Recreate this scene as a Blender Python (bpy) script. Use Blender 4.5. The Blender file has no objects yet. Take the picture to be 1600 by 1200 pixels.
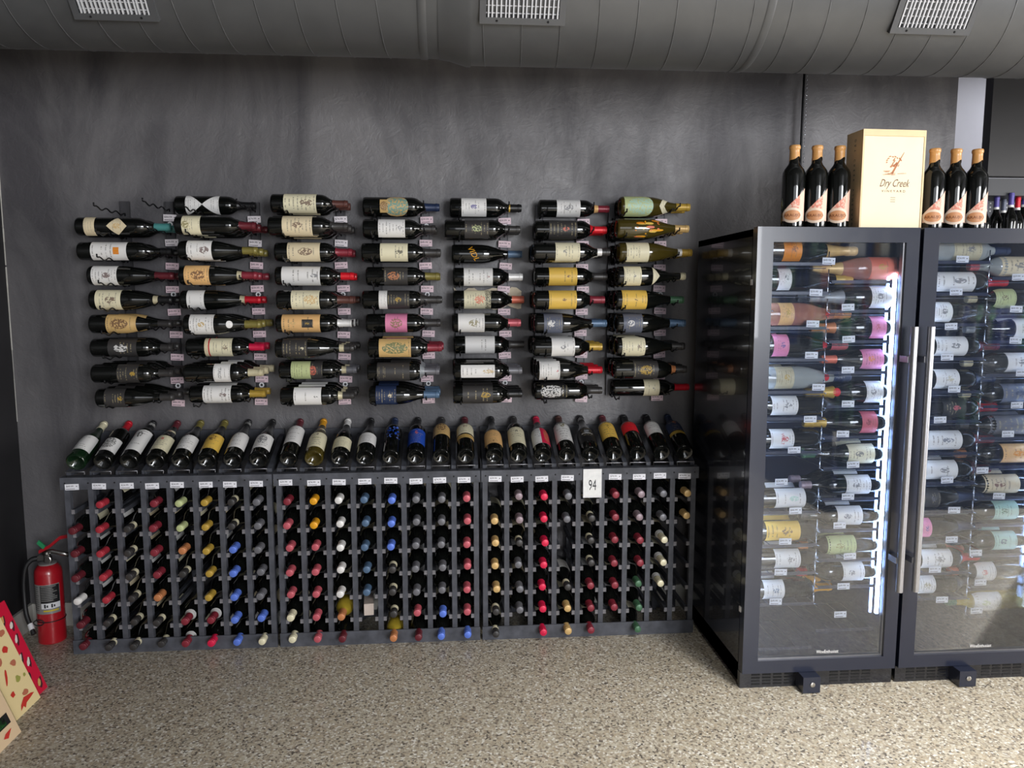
import bpy, math, random
from mathutils import Vector, Matrix
from math import sin, cos, pi, radians as R

rnd = random.Random(7)
SC = bpy.context.scene
COLL = SC.collection
CAMZ = 1.45

def lin(c):
    return tuple((v/255/12.92 if v/255 <= .04045 else ((v/255+.055)/1.055)**2.4) for v in c)

# ------------------------------------------------------------------ camera, world, lights, exposure
cam_d = bpy.data.cameras.new('camera'); cam = bpy.data.objects.new('camera', cam_d); COLL.objects.link(cam)
cam_d.sensor_width = 36; cam_d.lens = 27; cam_d.clip_start = .05
cam.location = (0, 0, CAMZ); cam.rotation_euler = (R(90-6.5), 0, R(-4.5))
SC.camera = cam
SC.view_settings.view_transform = 'Standard'; SC.view_settings.look = 'None'
SC.view_settings.gamma = 1; SC.view_settings.use_curve_mapping = False
SC.view_settings.exposure = 0.18
SC.cycles.max_bounces = 8; SC.cycles.transparent_max_bounces = 24
SC.cycles.caustics_reflective = False; SC.cycles.caustics_refractive = False
SC.cycles.sample_clamp_indirect = 4.0
world = bpy.data.worlds.new('world'); SC.world = world; world.use_nodes = True
world.node_tree.nodes['Background'].inputs[0].default_value = (.8, .87, 1, 1)
world.node_tree.nodes['Background'].inputs[1].default_value = .35

def area(name, loc, target, sx, sy, power, col=(1, 1, 1)):
    l = bpy.data.lights.new(name, 'AREA'); l.shape = 'RECTANGLE'; l.size = sx; l.size_y = sy
    l.energy = power; l.color = col
    o = bpy.data.objects.new(name, l); COLL.objects.link(o); o.location = loc
    d = Vector(target)-Vector(loc); o.rotation_euler = d.to_track_quat('-Z', 'Y').to_euler()
    return o
# daylight through the shop front behind the camera (two big panes) and the ceiling lights, downlights added
area('shop_front_daylight', (.3, -4.3, 1.9), (.3, 3, 1.9), 2.8, 2.5, 40, (.95, .97, 1))
area('shop_front_daylight', (2.95, -4.3, 1.9), (2.95, 3, 1.9), 1.9, 2.5, 310, (.95, .97, 1))
area('side_window_daylight', (6.9, -.2, 1.5), (0, .6, 1.5), 4.4, 2.3, 330, (1, .98, .95))
for lx_, ly_, lw_ in ((3.6, .7, 52), (1.9, .7, 58), (.5, .7, 10), (1.9, -1.6, 30)):
    area('added_downlight', (lx_, ly_, 3.12), (lx_, ly_, 0), .6, .6, lw_, (1, .96, .88)).data.spread = R(104)  # lamps added to brighten the floor, spread kept off the upper wall
area('ceiling_light', (4.4, 4.9, 3.12), (4.4, 4.9, 0), 1.2, .6, 20, (.95, .97, 1))

# ------------------------------------------------------------------ node helpers / materials
class NT:
    def __init__(s, name):
        s.m = bpy.data.materials.new(name); s.m.use_nodes = True
        s.t = s.m.node_tree; s.b = s.t.nodes['Principled BSDF']
    def n(s, typ, ins=None, **kw):
        nd = s.t.nodes.new(typ)
        for k, v in kw.items(): setattr(nd, k, v)
        for k, v in (ins or {}).items(): s.put(nd.inputs[k], v)
        return nd
    def put(s, sock, v):
        if isinstance(v, bpy.types.NodeSocket): s.t.links.new(v, sock)
        elif isinstance(v, tuple) and len(v) == 3 and sock.type == 'RGBA': sock.default_value = (*v, 1)
        else: sock.default_value = v
    def mth(s, op, a, b=0., c=0.):
        nd = s.n('ShaderNodeMath', operation=op)
        s.put(nd.inputs[0], a); s.put(nd.inputs[1], b); s.put(nd.inputs[2], c)
        return nd.outputs[0]
    def mix(s, f, a, b):
        nd = s.n('ShaderNodeMix', data_type='RGBA')
        s.put(nd.inputs[0], f); s.put(nd.inputs[6], a); s.put(nd.inputs[7], b)
        return nd.outputs[2]
    def ramp(s, f, stops, interp='LINEAR'):
        nd = s.n('ShaderNodeValToRGB'); cr = nd.color_ramp; cr.interpolation = interp
        while len(cr.elements) < len(stops): cr.elements.new(.5)
        for e, (p, c) in zip(cr.elements, stops): e.position = p; e.color = (*c, 1) if len(c) == 3 else c
        s.put(nd.inputs[0], f); return nd.outputs[0]
    def set(s, **kw):
        for k, v in kw.items(): s.put(s.b.inputs[k.replace('_', ' ')], v)
        return s.m

def simple(name, rgb, rough=.5, metal=0., noise=0., scale=40, coat=0., **kw):
    g = NT(name); c = lin(rgb)
    if noise:
        tc = g.n('ShaderNodeTexCoord').outputs['Object']
        nz = g.n('ShaderNodeTexNoise', {'Vector': tc, 'Scale': scale, 'Detail': 4.}).outputs['Fac']
        lo = tuple(v*(1-noise) for v in c); hi = tuple(min(1, v*(1+noise)) for v in c)
        g.set(Base_Color=g.ramp(nz, [(.3, lo), (.7, hi)]))
    else: g.set(Base_Color=c)
    g.set(Roughness=rough, Metallic=metal, **{'Coat_Weight': coat}, **kw)
    return g.m

def obj_color_mat(name, rough, metal=0., coat=0.):
    g = NT(name); oi = g.n('ShaderNodeObjectInfo')
    tc = g.n('ShaderNodeTexCoord').outputs['Object']
    nz = g.n('ShaderNodeTexNoise', {'Vector': tc, 'Scale': 60., 'Detail': 2.}).outputs['Fac']
    k = g.mth('MULTIPLY_ADD', nz, .25, .87)
    mul = g.n('ShaderNodeVectorMath', operation='SCALE'); g.put(mul.inputs[0], oi.outputs['Color']); g.put(mul.inputs['Scale'], k)
    g.set(Base_Color=mul.outputs[0], Roughness=rough, Metallic=metal, Coat_Weight=coat)
    return g.m

def dark_glass():
    g = NT('dark_bottle_glass'); oi = g.n('ShaderNodeObjectInfo')
    g.set(Base_Color=oi.outputs['Color'], Roughness=.05, Coat_Weight=.4, Coat_Roughness=.02)
    return g.m
def clear_glass():
    g = NT('pale_wine_glass'); oi = g.n('ShaderNodeObjectInfo')
    lw = g.n('ShaderNodeLayerWeight', {'Blend': .45}).outputs['Facing']
    g.set(Base_Color=oi.outputs['Color'], Roughness=.06, Coat_Weight=.4, IOR=1.35)
    g.put(g.b.inputs['Transmission Weight'], g.mth('MULTIPLY_ADD', lw, -.3, .6))
    return g.m

def label_paper():
    g = NT('printed_paper_label'); oi = g.n('ShaderNodeObjectInfo')
    uv = g.n('ShaderNodeUVMap').outputs[0]
    sp = g.n('ShaderNodeSeparateXYZ', {0: uv}); u, v = sp.outputs[0], sp.outputs[1]
    ink = g.n('ShaderNodeAttribute', attribute_type='OBJECT', attribute_name='ink').outputs['Color']
    acc = g.n('ShaderNodeAttribute', attribute_type='OBJECT', attribute_name='accent').outputs['Color']
    cr = g.n('ShaderNodeAttribute', attribute_type='OBJECT', attribute_name='crest').outputs['Vector']
    cs = g.n('ShaderNodeSeparateXYZ', {0: cr}); cv, cz, amt = cs.outputs
    row = g.mth('FLOOR', g.mth('MULTIPLY', v, 8.)); fv = g.mth('FRACT', g.mth('MULTIPLY', v, 8.))
    def vec(x, y, z=0.):
        c = g.n('ShaderNodeCombineXYZ'); g.put(c.inputs[0], x); g.put(c.inputs[1], y); g.put(c.inputs[2], z); return c.outputs[0]
    seed = g.mth('MULTIPLY', oi.outputs['Random'], 97.)
    n1 = g.n('ShaderNodeTexNoise', {'Vector': vec(g.mth('MULTIPLY', u, 26.), g.mth('MULTIPLY', row, 5.3), seed), 'Scale': 1., 'Detail': 1.}).outputs['Fac']
    rowr = g.n('ShaderNodeTexWhiteNoise', {'Vector': vec(row, seed, 0.)}, noise_dimensions='3D').outputs['Value']
    au = g.mth('ABSOLUTE', g.mth('SUBTRACT', u, .5))
    wid = g.mth('MULTIPLY_ADD', rowr, .28, .04)
    t = g.mth('MULTIPLY', g.mth('GREATER_THAN', fv, .34), g.mth('LESS_THAN', fv, .62))
    t = g.mth('MULTIPLY', t, g.mth('GREATER_THAN', n1, .46))
    t = g.mth('MULTIPLY', t, g.mth('LESS_THAN', au, wid))
    t = g.mth('MULTIPLY', t, g.mth('GREATER_THAN', rowr, .35))
    t = g.mth('MULTIPLY', t, amt)
    du = g.mth('MULTIPLY', au, 1.5); dv = g.mth('SUBTRACT', v, cv)
    dd = g.mth('SQRT', g.mth('ADD', g.mth('MULTIPLY', du, du), g.mth('MULTIPLY', dv, dv)))
    n2 = g.n('ShaderNodeTexNoise', {'Vector': vec(g.mth('MULTIPLY', u, 16.), g.mth('MULTIPLY', v, 14.), seed), 'Scale': 1., 'Detail': 3.}).outputs['Fac']
    inz = g.mth('LESS_THAN', dd, cz)
    crest = g.mth('MULTIPLY', inz, g.mth('GREATER_THAN', n2, .47))
    t = g.mth('MULTIPLY', t, g.mth('SUBTRACT', 1., inz))
    col = g.mix(t, oi.outputs['Color'], ink)
    col = g.mix(g.mth('MULTIPLY', crest, .8), col, acc)
    g.set(Base_Color=col, Roughness=.5)
    return g.m

M = {}
M['glass'] = dark_glass(); M['pale'] = clear_glass(); M['paper'] = label_paper()
M['cap'] = obj_color_mat('foil_capsule', .38, .15); M['paint'] = obj_color_mat('flat_print_ink', .5)
M['card'] = obj_color_mat('white_card', .45)
M['black_wire'] = simple('black_wire', (30, 30, 33), .4, .6)
M['chrome_wire'] = simple('chrome_wire', (200, 205, 215), .22, 1.)
M['shelf_wire'] = simple('dull_shelf_wire', (92, 98, 112), .4, .8)
M['rail'] = simple('dark_price_rail', (32, 40, 66), .3)
M['steel'] = simple('brushed_steel', (158, 158, 163), .36, 1., noise=.05, scale=90)
M['rackwood'] = simple('charcoal_stained_wood', (74, 76, 84), .6, noise=.35, scale=22)
M['rackend'] = simple('end_grain_wood', (122, 120, 124), .7, noise=.2, scale=60)
M['print'] = simple('price_print_black', (40, 38, 45), .6)
M['strip'] = simple('wall_strip_metal', (74, 73, 76), .45, .4)
M['fridge_black'] = simple('fridge_black_enamel', (26, 28, 36), .22, noise=.1, scale=200, coat=.5)
M['door_black'] = simple('door_black_satin', (28, 33, 50), .28, coat=.3)
M['liner'] = simple('fridge_liner', (44, 54, 84), .5)
M['slot'] = simple('dark_slot', (6, 6, 8), .8)
M['white_plastic'] = simple('white_plastic', (235, 235, 238), .4)
M['duct'] = simple('duct_painted_metal', (88, 89, 91), .42, .25, noise=.08, scale=8)
M['vent_frame'] = simple('vent_frame_metal', (88, 89, 92), .45, .3)
M['vent_bar'] = simple('pale_vent_bar', (205, 206, 210), .5)
M['vent_in'] = simple('duct_inside', (120, 118, 118), .6, noise=.4, scale=30)
M['pine'] = simple('pale_pine', (236, 208, 164), .5, noise=.06, scale=12)
M['pine_face'] = simple('overlit_pine_lid', (248, 236, 200), .45, noise=.03, scale=10)  # lid lighter than the body: strong front light put into its colour
M['brown_ink'] = simple('brand_brown_ink', (110, 62, 34), .6)
M['rust_ink'] = simple('rust_ink', (186, 118, 76), .6)
M['wax'] = simple('gold_wax', (205, 152, 92), .35, coat=.2)
M['ext_red'] = simple('extinguisher_red', (178, 26, 38), .3, coat=.4)
M['rubber'] = simple('black_rubber', (24, 24, 26), .5)
M['chrome'] = simple('dull_chrome', (175, 172, 168), .3, 1.)
M['trim'] = simple('cream_baseboard', (205, 203, 196), .5, noise=.12, scale=9)
M['silver_lab'] = simple('silver_print_label', (150, 148, 146), .4, .2)
M['yellow'] = simple('yellow_print', (214, 190, 40), .5)
M['green'] = simple('green_plastic', (46, 150, 96), .45)
M['gift_red'] = simple('gift_box_red', (204, 24, 58), .4)
M['gift_cream'] = simple('gift_box_cream', (236, 214, 160), .5)
M['gift_tan'] = simple('gift_box_tan', (222, 194, 158), .5)
M['gift_green'] = simple('gift_green', (80, 190, 90), .4)

# floor: resin with coloured stone flakes
g = NT('flake_resin_floor'); tc = g.n('ShaderNodeTexCoord').outputs['Object']
v1 = g.n('ShaderNodeTexVoronoi', {'Vector': tc, 'Scale': 150., 'Randomness': 1.}).outputs['Color']
s1 = g.n('ShaderNodeSeparateColor', {0: v1}).outputs[0]
fl = g.ramp(s1, [(0, lin((84, 78, 74))), (.06, lin((136, 126, 114))), (.2, lin((172, 162, 146))), (.42, lin((192, 184, 166))), (.62, lin((206, 200, 186))), (.8, lin((184, 170, 148))), (.92, lin((232, 230, 224)))], 'CONSTANT')
n3 = g.n('ShaderNodeTexNoise', {'Vector': tc, 'Scale': 1.2, 'Detail': 3.}).outputs['Fac']
n4 = g.n('ShaderNodeTexNoise', {'Vector': tc, 'Scale': 260., 'Detail': 2.}).outputs['Fac']
fl = g.mix(g.mth('MULTIPLY', n4, .35), fl, lin((140, 132, 118)))
bmp = g.n('ShaderNodeBump', {'Height': s1, 'Strength': .25, 'Distance': .002})
g.set(Base_Color=fl, Roughness=g.mth('MULTIPLY_ADD', n3, .2, .3), Normal=bmp.outputs[0], Coat_Weight=.15)
M['floor'] = g.m

# back wall: trowelled plaster under satin black paint
g = NT('satin_black_plaster'); tc = g.n('ShaderNodeTexCoord').outputs['Object']
mp = g.n('ShaderNodeMapping', {'Vector': tc, 'Scale': (1., 1., .35)}).outputs[0]
a1 = g.n('ShaderNodeTexNoise', {'Vector': mp, 'Scale': 2.6, 'Detail': 7., 'Roughness': .6, 'Distortion': .8}).outputs['Fac']
a2 = g.n('ShaderNodeTexNoise', {'Vector': tc, 'Scale': 11., 'Detail': 8., 'Roughness': .7, 'Distortion': 1.5}).outputs['Fac']
a3 = g.n('ShaderNodeTexNoise', {'Vector': tc, 'Scale': 90., 'Detail': 3.}).outputs['Fac']
col = g.ramp(a1, [(.35, lin((72, 70, 74))), (.62, lin((112, 110, 112)))])
h = g.mth('ADD', g.mth('MULTIPLY', a2, 1.), g.mth('MULTIPLY', a3, .25))
bmp = g.n('ShaderNodeBump', {'Height': h, 'Strength': .35, 'Distance': .01})
g.set(Base_Color=col, Roughness=g.ramp(a1, [(.35, (.55,)*3), (.62, (.36,)*3)]), Normal=bmp.outputs[0])
M['wall'] = g.m
M['wall_dark'] = simple('black_wall_paint', (34, 33, 36), .55, noise=.15, scale=6)
M['wall_light'] = simple('pale_grey_wall', (158, 158, 168), .6, noise=.05, scale=4)
M['ceiling'] = simple('dark_ceiling', (60, 60, 62), .8, noise=.1, scale=5)
g = NT('led_strip_light'); g.set(Base_Color=(1, 1, 1), Emission_Color=(.55, .72, 1), Emission_Strength=26.); M['led'] = g.m
g = NT('led_side_glow_bar'); g.set(Base_Color=(.6, .75, 1), Emission_Color=(.3, .5, 1), Emission_Strength=9.); M['led_blue'] = g.m
# door glass: thin pane, clear, blue haze standing in for LED glare, mirror-like at a slant
g = NT('door_glass'); out = g.t.nodes['Material Output']
fr = g.n('ShaderNodeFresnel', {'IOR': 1.5}).outputs[0]
tr = g.n('ShaderNodeBsdfTransparent', {'Color': (.95, .97, 1.)}).outputs[0]
gl = g.n('ShaderNodeBsdfGlossy', {'Color': (1., 1., 1.), 'Roughness': .03}).outputs[0]
ha = g.n('ShaderNodeBsdfDiffuse', {'Color': (.55, .7, 1.)}).outputs[0]
m1 = g.n('ShaderNodeMixShader'); g.put(m1.inputs[0], .012); g.put(m1.inputs[1], tr); g.put(m1.inputs[2], ha)
m2 = g.n('ShaderNodeMixShader'); g.put(m2.inputs[0], g.mth('MULTIPLY_ADD', fr, .95, .015)); g.put(m2.inputs[1], m1.outputs[0]); g.put(m2.inputs[2], gl)
g.put(out.inputs[0], m2.outputs[0]); M['door_glass'] = g.m

# ------------------------------------------------------------------ mesh helpers
class MB:
    def __init__(s): s.v = []; s.f = []; s.mi = []
    def add(s, vs, fs, mi=0):
        o = len(s.v); s.v += [tuple(p) for p in vs]; s.f += [tuple(i+o for i in f) for f in fs]; s.mi += [mi]*len(fs); return s
    def box(s, x0, x1, y0, y1, z0, z1, mi=0, mat=None):
        vs = [Vector((x, y, z)) for x in (x0, x1) for y in (y0, y1) for z in (z0, z1)]
        if mat: vs = [mat@p for p in vs]
        return s.add(vs, [(0, 1, 3, 2), (4, 6, 7, 5), (0, 4, 5, 1), (2, 3, 7, 6), (0, 2, 6, 4), (1, 5, 7, 3)], mi)
    def tube(s, pts, r, n=8, mi=0, closed=False, r1=None):
        pts = [Vector(p) for p in pts]; vs = []; fs = []; k = len(pts)
        up = Vector((0, 0, 1)); prev = None
        for i, p in enumerate(pts):
            a = pts[(i-1) % k] if (i or closed) else p; b = pts[(i+1) % k] if (i < k-1 or closed) else p
            d = (b-a).normalized()
            if prev is None:
                x = d.cross(up)
                if x.length < .1: x = d.cross(Vector((1, 0, 0)))
            else: x = prev-d*prev.dot(d)
            x.normalize(); prev = x; y = d.cross(x)
            rr = r if r1 is None else r+(r1-r)*i/(k-1)
            vs += [p+(x*cos(2*pi*j/n)+y*sin(2*pi*j/n))*rr for j in range(n)]
        m = k if closed else k-1
        for i in range(m):
            for j in range(n):
                a = i*n+j; b = i*n+(j+1) % n; c = ((i+1) % k)*n+(j+1) % n; d_ = ((i+1) % k)*n+j
                fs.append((a, b, c, d_))
        if not closed: fs += [tuple(range(n))[::-1], tuple(range((k-1)*n, k*n))]
        return s.add(vs, fs, mi)
    def lathe(s, prof, n=24, mi=0, cap=True):
        vs = []; fs = []
        for z, r in prof: vs += [(r*cos(2*pi*j/n), r*sin(2*pi*j/n), z) for j in range(n)]
        for i in range(len(prof)-1):
            for j in range(n): fs.append((i*n+j, i*n+(j+1) % n, (i+1)*n+(j+1) % n, (i+1)*n+j))
        if cap: fs += [tuple(range(n))[::-1], tuple(range((len(prof)-1)*n, len(prof)*n))]
        return s.add(vs, fs, mi)
    def mesh(s, name, mats, smooth=False, angle=None):
        me = bpy.data.meshes.new(name); me.from_pydata(s.v, [], s.f); me.update()
        for m in (mats if isinstance(mats, (list, tuple)) else [mats]): me.materials.append(m)
        for p, mi in zip(me.polygons, s.mi): p.material_index = mi
        if smooth:
            me.shade_smooth()
            if angle: me.set_sharp_from_angle(angle=R(angle))
        return me

def ob(name, me, parent=None, loc=None, mat=None, color=None, label=None, **props):
    o = bpy.data.objects.new(name, me); COLL.objects.link(o)
    if parent: o.parent = parent
    if loc: o.location = loc
    if mat: o.matrix_local = mat
    if color: o.color = (*color, 1)
    if label: o['label'] = label
    for k, v in props.items(): o[k] = v
    return o
def thing(name, label, cat, loc=(0, 0, 0), group=None, me=None, mat=None):
    o = bpy.data.objects.new(name, me); COLL.objects.link(o)
    if mat: o.matrix_world = mat
    else: o.location = loc
    if me is None: o.empty_display_size = .05
    o['label'] = label; o['category'] = cat
    if group: o['group'] = group
    return o
def struct(name, me, parent=None): return ob(name, me, parent, kind='structure')

# picture ray -> point on the real plane y = Y, used to measure positions off the photograph
_a, _p = R(4.5), R(6.5)
_F = Vector((sin(_a)*cos(_p), cos(_a)*cos(_p), -sin(_p))); _RT = Vector((cos(_a), -sin(_a), 0)); _UP = _RT.cross(_F)
def at(px, py, Y):
    d = _RT*(px-800)/1200-_UP*(py-600)/1200+_F
    return d*(Y/d.y)+Vector((0, 0, CAMZ))

# text meshes (made once, flat in xy, centred)
_txt = {}
def text_geo(s, shear=0., fit=None):
    k = (s, shear)
    if k not in _txt:
        cu = bpy.data.curves.new('text', 'FONT'); cu.body = s; cu.align_x = 'CENTER'; cu.align_y = 'CENTER'
        cu.size = 1; cu.resolution_u = 2; cu.shear = shear
        o = bpy.data.objects.new('text', cu); COLL.objects.link(o)
        me = bpy.data.meshes.new_from_object(o.evaluated_get(bpy.context.evaluated_depsgraph_get()))
        vs = [tuple(v.co) for v in me.vertices]; fs = [tuple(p.vertices) for p in me.polygons]
        bpy.data.objects.remove(o); bpy.data.curves.remove(cu); bpy.data.meshes.remove(me)
        _txt[k] = (vs, fs)
    return _txt[k]
PRICES = ['$24.99', '$39.99', '$59.99', '$84.99', '$49.99', '$74.99']
for s_ in PRICES: text_geo(s_)

# ------------------------------------------------------------------ room
def panel(name, x0, x1, y0, y1, z0, z1, mat, parent=None):
    return struct(name, MB().box(x0, x1, y0, y1, z0, z1).mesh(name, mat), parent)
WY = 3.42; LX = -1.865
panel('floor', LX-.1, 7, -4.6, 5.7, -.1, 0, M['floor'])
panel('wall_back', LX-.1, 2.285, WY, WY+.12, 0, 3.2, M['wall'])
panel('wall_left', LX-.1, LX, -4.6, WY, 0, 3.2, M['wall_dark'])
panel('wall_far', 2.2, 7.1, 5.6, 5.7, 0, 3.2, M['wall_light'])
panel('wall_return', 2.165, 2.285, WY+.12, 5.6, 0, 3.2, M['wall_light'])
wr = MB().box(7, 7.1, -4.6, -2.45, 0, 3.2).box(7, 7.1, 2.05, 5.6, 0, 3.2).box(7, 7.1, -2.45, 2.05, 0, .3).box(7, 7.1, -2.45, 2.05, 2.7, 3.2)
struct('wall_right', wr.mesh('wall_right', M['wall_light']))
panel('ceiling', LX-.1, 7.1, -4.6, 5.7, 3.2, 3.3, M['ceiling'])
wf = MB()
wf.box(LX-.1, -1.55, -4.6, -4.5, 0, 3.2); wf.box(1.75, 1.98, -4.6, -4.5, 0, 3.2); wf.box(3.95, 7, -4.6, -4.5, 0, 3.2)
wf.box(LX-.1, 7, -4.6, -4.5, 3.16, 3.2); wf.box(LX-.1, 7, -4.6, -4.5, 0, .62)
struct('wall_front', wf.mesh('wall_front', M['wall_light']))
panel('baseboard_back', LX, 2.285, WY-.014, WY, 0, .105, M['trim'])
panel('baseboard_left', LX, LX+.014, -1, WY-.014, 0, .105, M['trim'])
# unpainted caulk line down the room corner
cm = MB()
zz = 2.4; 
while zz > .95:
    l_ = rnd.uniform(.05, .16); w_ = rnd.uniform(.0015, .004)*(1 if zz > 1.3 else .5)
    cm.box(LX, LX+w_, WY-w_, WY, zz-l_, zz); zz -= l_+rnd.choice([0, 0, .008])
struct('trim_1', cm.mesh('trim_1', M['trim']))

# ------------------------------------------------------------------ spiral duct with three air vents
DY, DZ = 2.75, 2.536
duct = thing('spiral_duct', 'large round dark grey spiral air duct running along under the ceiling', 'duct', (0, DY, DZ))
ROT = Matrix.Rotation(pi/2, 4, 'Y')
def duct_part(name, prof, mat='duct', n=72):
    me = MB().lathe(prof, n).mesh(name, M[mat], True, 40)
    me.transform(ROT); return ob(name, me, duct)
duct_part('narrow_pipe', [(LX, .268), (-.03, .268)])
duct_part('coupling', [(-.035, .27), (.0, .275), (.06, .292), (.075, .292)])
duct_part('wide_pipe', [(.07, .287), (6.9, .287)])
for x_, r_ in ((-.10, .271), (1.02, .2895), (3.2, .2895)):
    duct_part('joint_band', [(x_, r_-.002), (x_+.004, r_), (x_+.024, r_), (x_+.028, r_-.002)])
for (xa, xb, r_) in ((LX, -.12, .268), (.09, 6.8, .287)):
    pts = []; n_ = int((xb-xa)/.125*40)
    for i in range(n_): 
        t = xa+i*.125/40; an = 2*pi*i/40
        pts.append((t, -cos(an)*r_, -sin(an)*r_))
    ob('spiral_seam', MB().tube(pts, .0022, 4).mesh('spiral_seam', M['duct'], True), duct)
def vent(px0, px1, r_, label, phi=30, xc_w=None):
    phi = R(phi); nrm = Vector((0, -cos(phi), -sin(phi))); tan = Vector((0, -sin(phi), cos(phi)))
    x0 = at(px0, 20, 2.5).x; x1 = at(px1, 20, 2.5).x
    m = Matrix(((1, 0, 0, (x0+x1)/2), (0, tan.y, nrm.y, 0), (0, tan.z, nrm.z, 0), (0, 0, 0, 1)))
    m.translation = Vector(((x0+x1)/2, DY, DZ))+nrm*(r_-.004)
    m[1][3] = DY+nrm.y*(r_-.004); m[2][3] = DZ+nrm.z*(r_-.004)
    t = thing('air_vent', label, 'vent', group='air vents on the duct', mat=m)
    w = (x1-x0)/2; hh = .075
    f = MB(); e = .02
    f.box(-w, w, -hh, -hh+e, -.02, .012); f.box(-w, w, hh-e, hh, -.02, .012); f.box(-w, -w+e, -hh+e, hh-e, -.02, .012); f.box(w-e, w, -hh+e, hh-e, -.02, .012)
    ob('vent_frame', f.mesh('vent_frame', M['vent_frame']), t)
    ob('duct_opening', MB().box(-w+e, w-e, -hh+e, hh-e, -.003, -.001).mesh('duct_opening', M['vent_in']), t)
    k = 17; lb = MB().box(-.0022, .0022, -hh+e, hh-e, .004, .012).mesh('louvre', M['vent_bar'])
    for i in range(k): ob('louvre', lb, t, loc=(-w+e+(i+.5)*(2*w-2*e)/k+rnd.uniform(-.002, .002), 0, 0))
    cb = MB().box(-w+e, w-e, -.0015, .0015, 0, .004).mesh('cross_bar', M['vent_bar'])
    for i in range(5): ob('cross_bar', cb, t, loc=(0, -hh+e+(i+.5)*(2*hh-2*e)/5, 0))
    for sx in (-.6, .6):
        ob('screw', MB().lathe([(0, .004), (.002, .003)], 8).mesh('screw', M['slot']), t, loc=(sx*w, -hh+e/2, .012))
vent(95, 232, .268, 'rectangular air vent at the extinguisher end of the duct', 40)
vent(750, 886, .287, 'rectangular air vent just past the duct coupling', 34)
vent(1403, 1530, .287, 'rectangular air vent over the wine fridges', 33)

# hanging beaded cable
cb = MB(); c0 = at(1258, 112, 3.36)
pts = [(c0.x, 3.36, 3.2), (c0.x, 3.36, 2.6)]+[(c0.x-.004*sin(i/9*pi), 3.36, 2.6-i*.1) for i in range(1, 17)]
cb.tube(pts, .006, 8)
ch = thing('hanging_cable', 'thin black cable hanging down the wall behind the fridge bottles', 'cable', me=cb.mesh('hanging_cable', M['black_wire'], True))
bead = MB()
for i in range(90): bead.add([(c0.x+.007+sx*.003, 3.353+sy*.003, 2.55-i*.0165+sz*.005) for sx, sy, sz in ((1, 0, 0), (-1, 0, 0), (0, 1, 0), (0, -1, 0), (0, 0, 1), (0, 0, -1))], [(0, 2, 4), (2, 1, 4), (1, 3, 4), (3, 0, 4), (2, 0, 5), (1, 2, 5), (3, 1, 5), (0, 3, 5)])
ob('bead_chain', bead.mesh('bead_chain', M['chrome_wire'], True), ch, kind='stuff')

# ------------------------------------------------------------------ bottles
PROF = {
 'b': [(.018, .004), (.015, .012), (.005, .022), (.001, .029), (0, .033), (.003, .0362), (.009, .0375), (.19, .0375), (.203, .0360), (.214, .0320), (.224, .0255), (.232, .0200), (.241, .0163), (.252, .0146), (.285, .0140), (.286, .0153), (.292, .0153), (.293, .0143), (.300, .0140)],
 'u': [(.022, .004), (.018, .014), (.006, .026), (.001, .032), (0, .036), (.003, .0392), (.009, .0405), (.118, .0405), (.138, .0395), (.158, .0362), (.178, .0310), (.196, .0250), (.214, .0200), (.232, .0168), (.252, .0150), (.285, .0142), (.286, .0155), (.292, .0155), (.293, .0146), (.300, .0142)],
 'c': [(.024, .004), (.02, .015), (.007, .028), (.001, .034), (0, .038), (.003, .0418), (.009, .0430), (.120, .0430), (.140, .0415), (.160, .0372), (.180, .0310), (.200, .0248), (.220, .0202), (.240, .0176), (.262, .0160), (.268, .0178), (.276, .0178), (.280, .0160), (.286, .0172), (.296, .0168), (.302, .0120)],
}
def prad(sh, z):
    p = PROF[sh][4:]
    if z <= p[0][0]: return p[0][1]
    for (z0, r0), (z1, r1) in zip(p, p[1:]):
        if z <= z1: return r0+(r1-r0)*(z-z0)/(z1-z0)
    return p[-1][1]
_mc = {}
def body_mesh(sh, mat, n=24):
    k = ('B', sh, mat, n)
    if k not in _mc: _mc[k] = MB().lathe(PROF[sh], n).mesh('bottle_glass', M[mat], True, 50)
    return _mc[k]
def cap_mesh(sh, z0, z1=None, n=18):
    z0 = round(z0, 3); k = ('C', sh, z0, z1, n)
    if k not in _mc:
        end = z1 or .302
        zs = [z0]+[z for z, r in PROF[sh] if z0+.003 < z < end-.002]+([end] if z1 else [])
        pr = [(z, prad(sh, z)+.0009) for z in zs]
        if not z1: pr += [(.3008, prad(sh, .299)+.0006), (.302, .0118)]
        _mc[k] = MB().lathe(pr, n).mesh('capsule', M['cap'], True, 40)
    return _mc[k]
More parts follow.
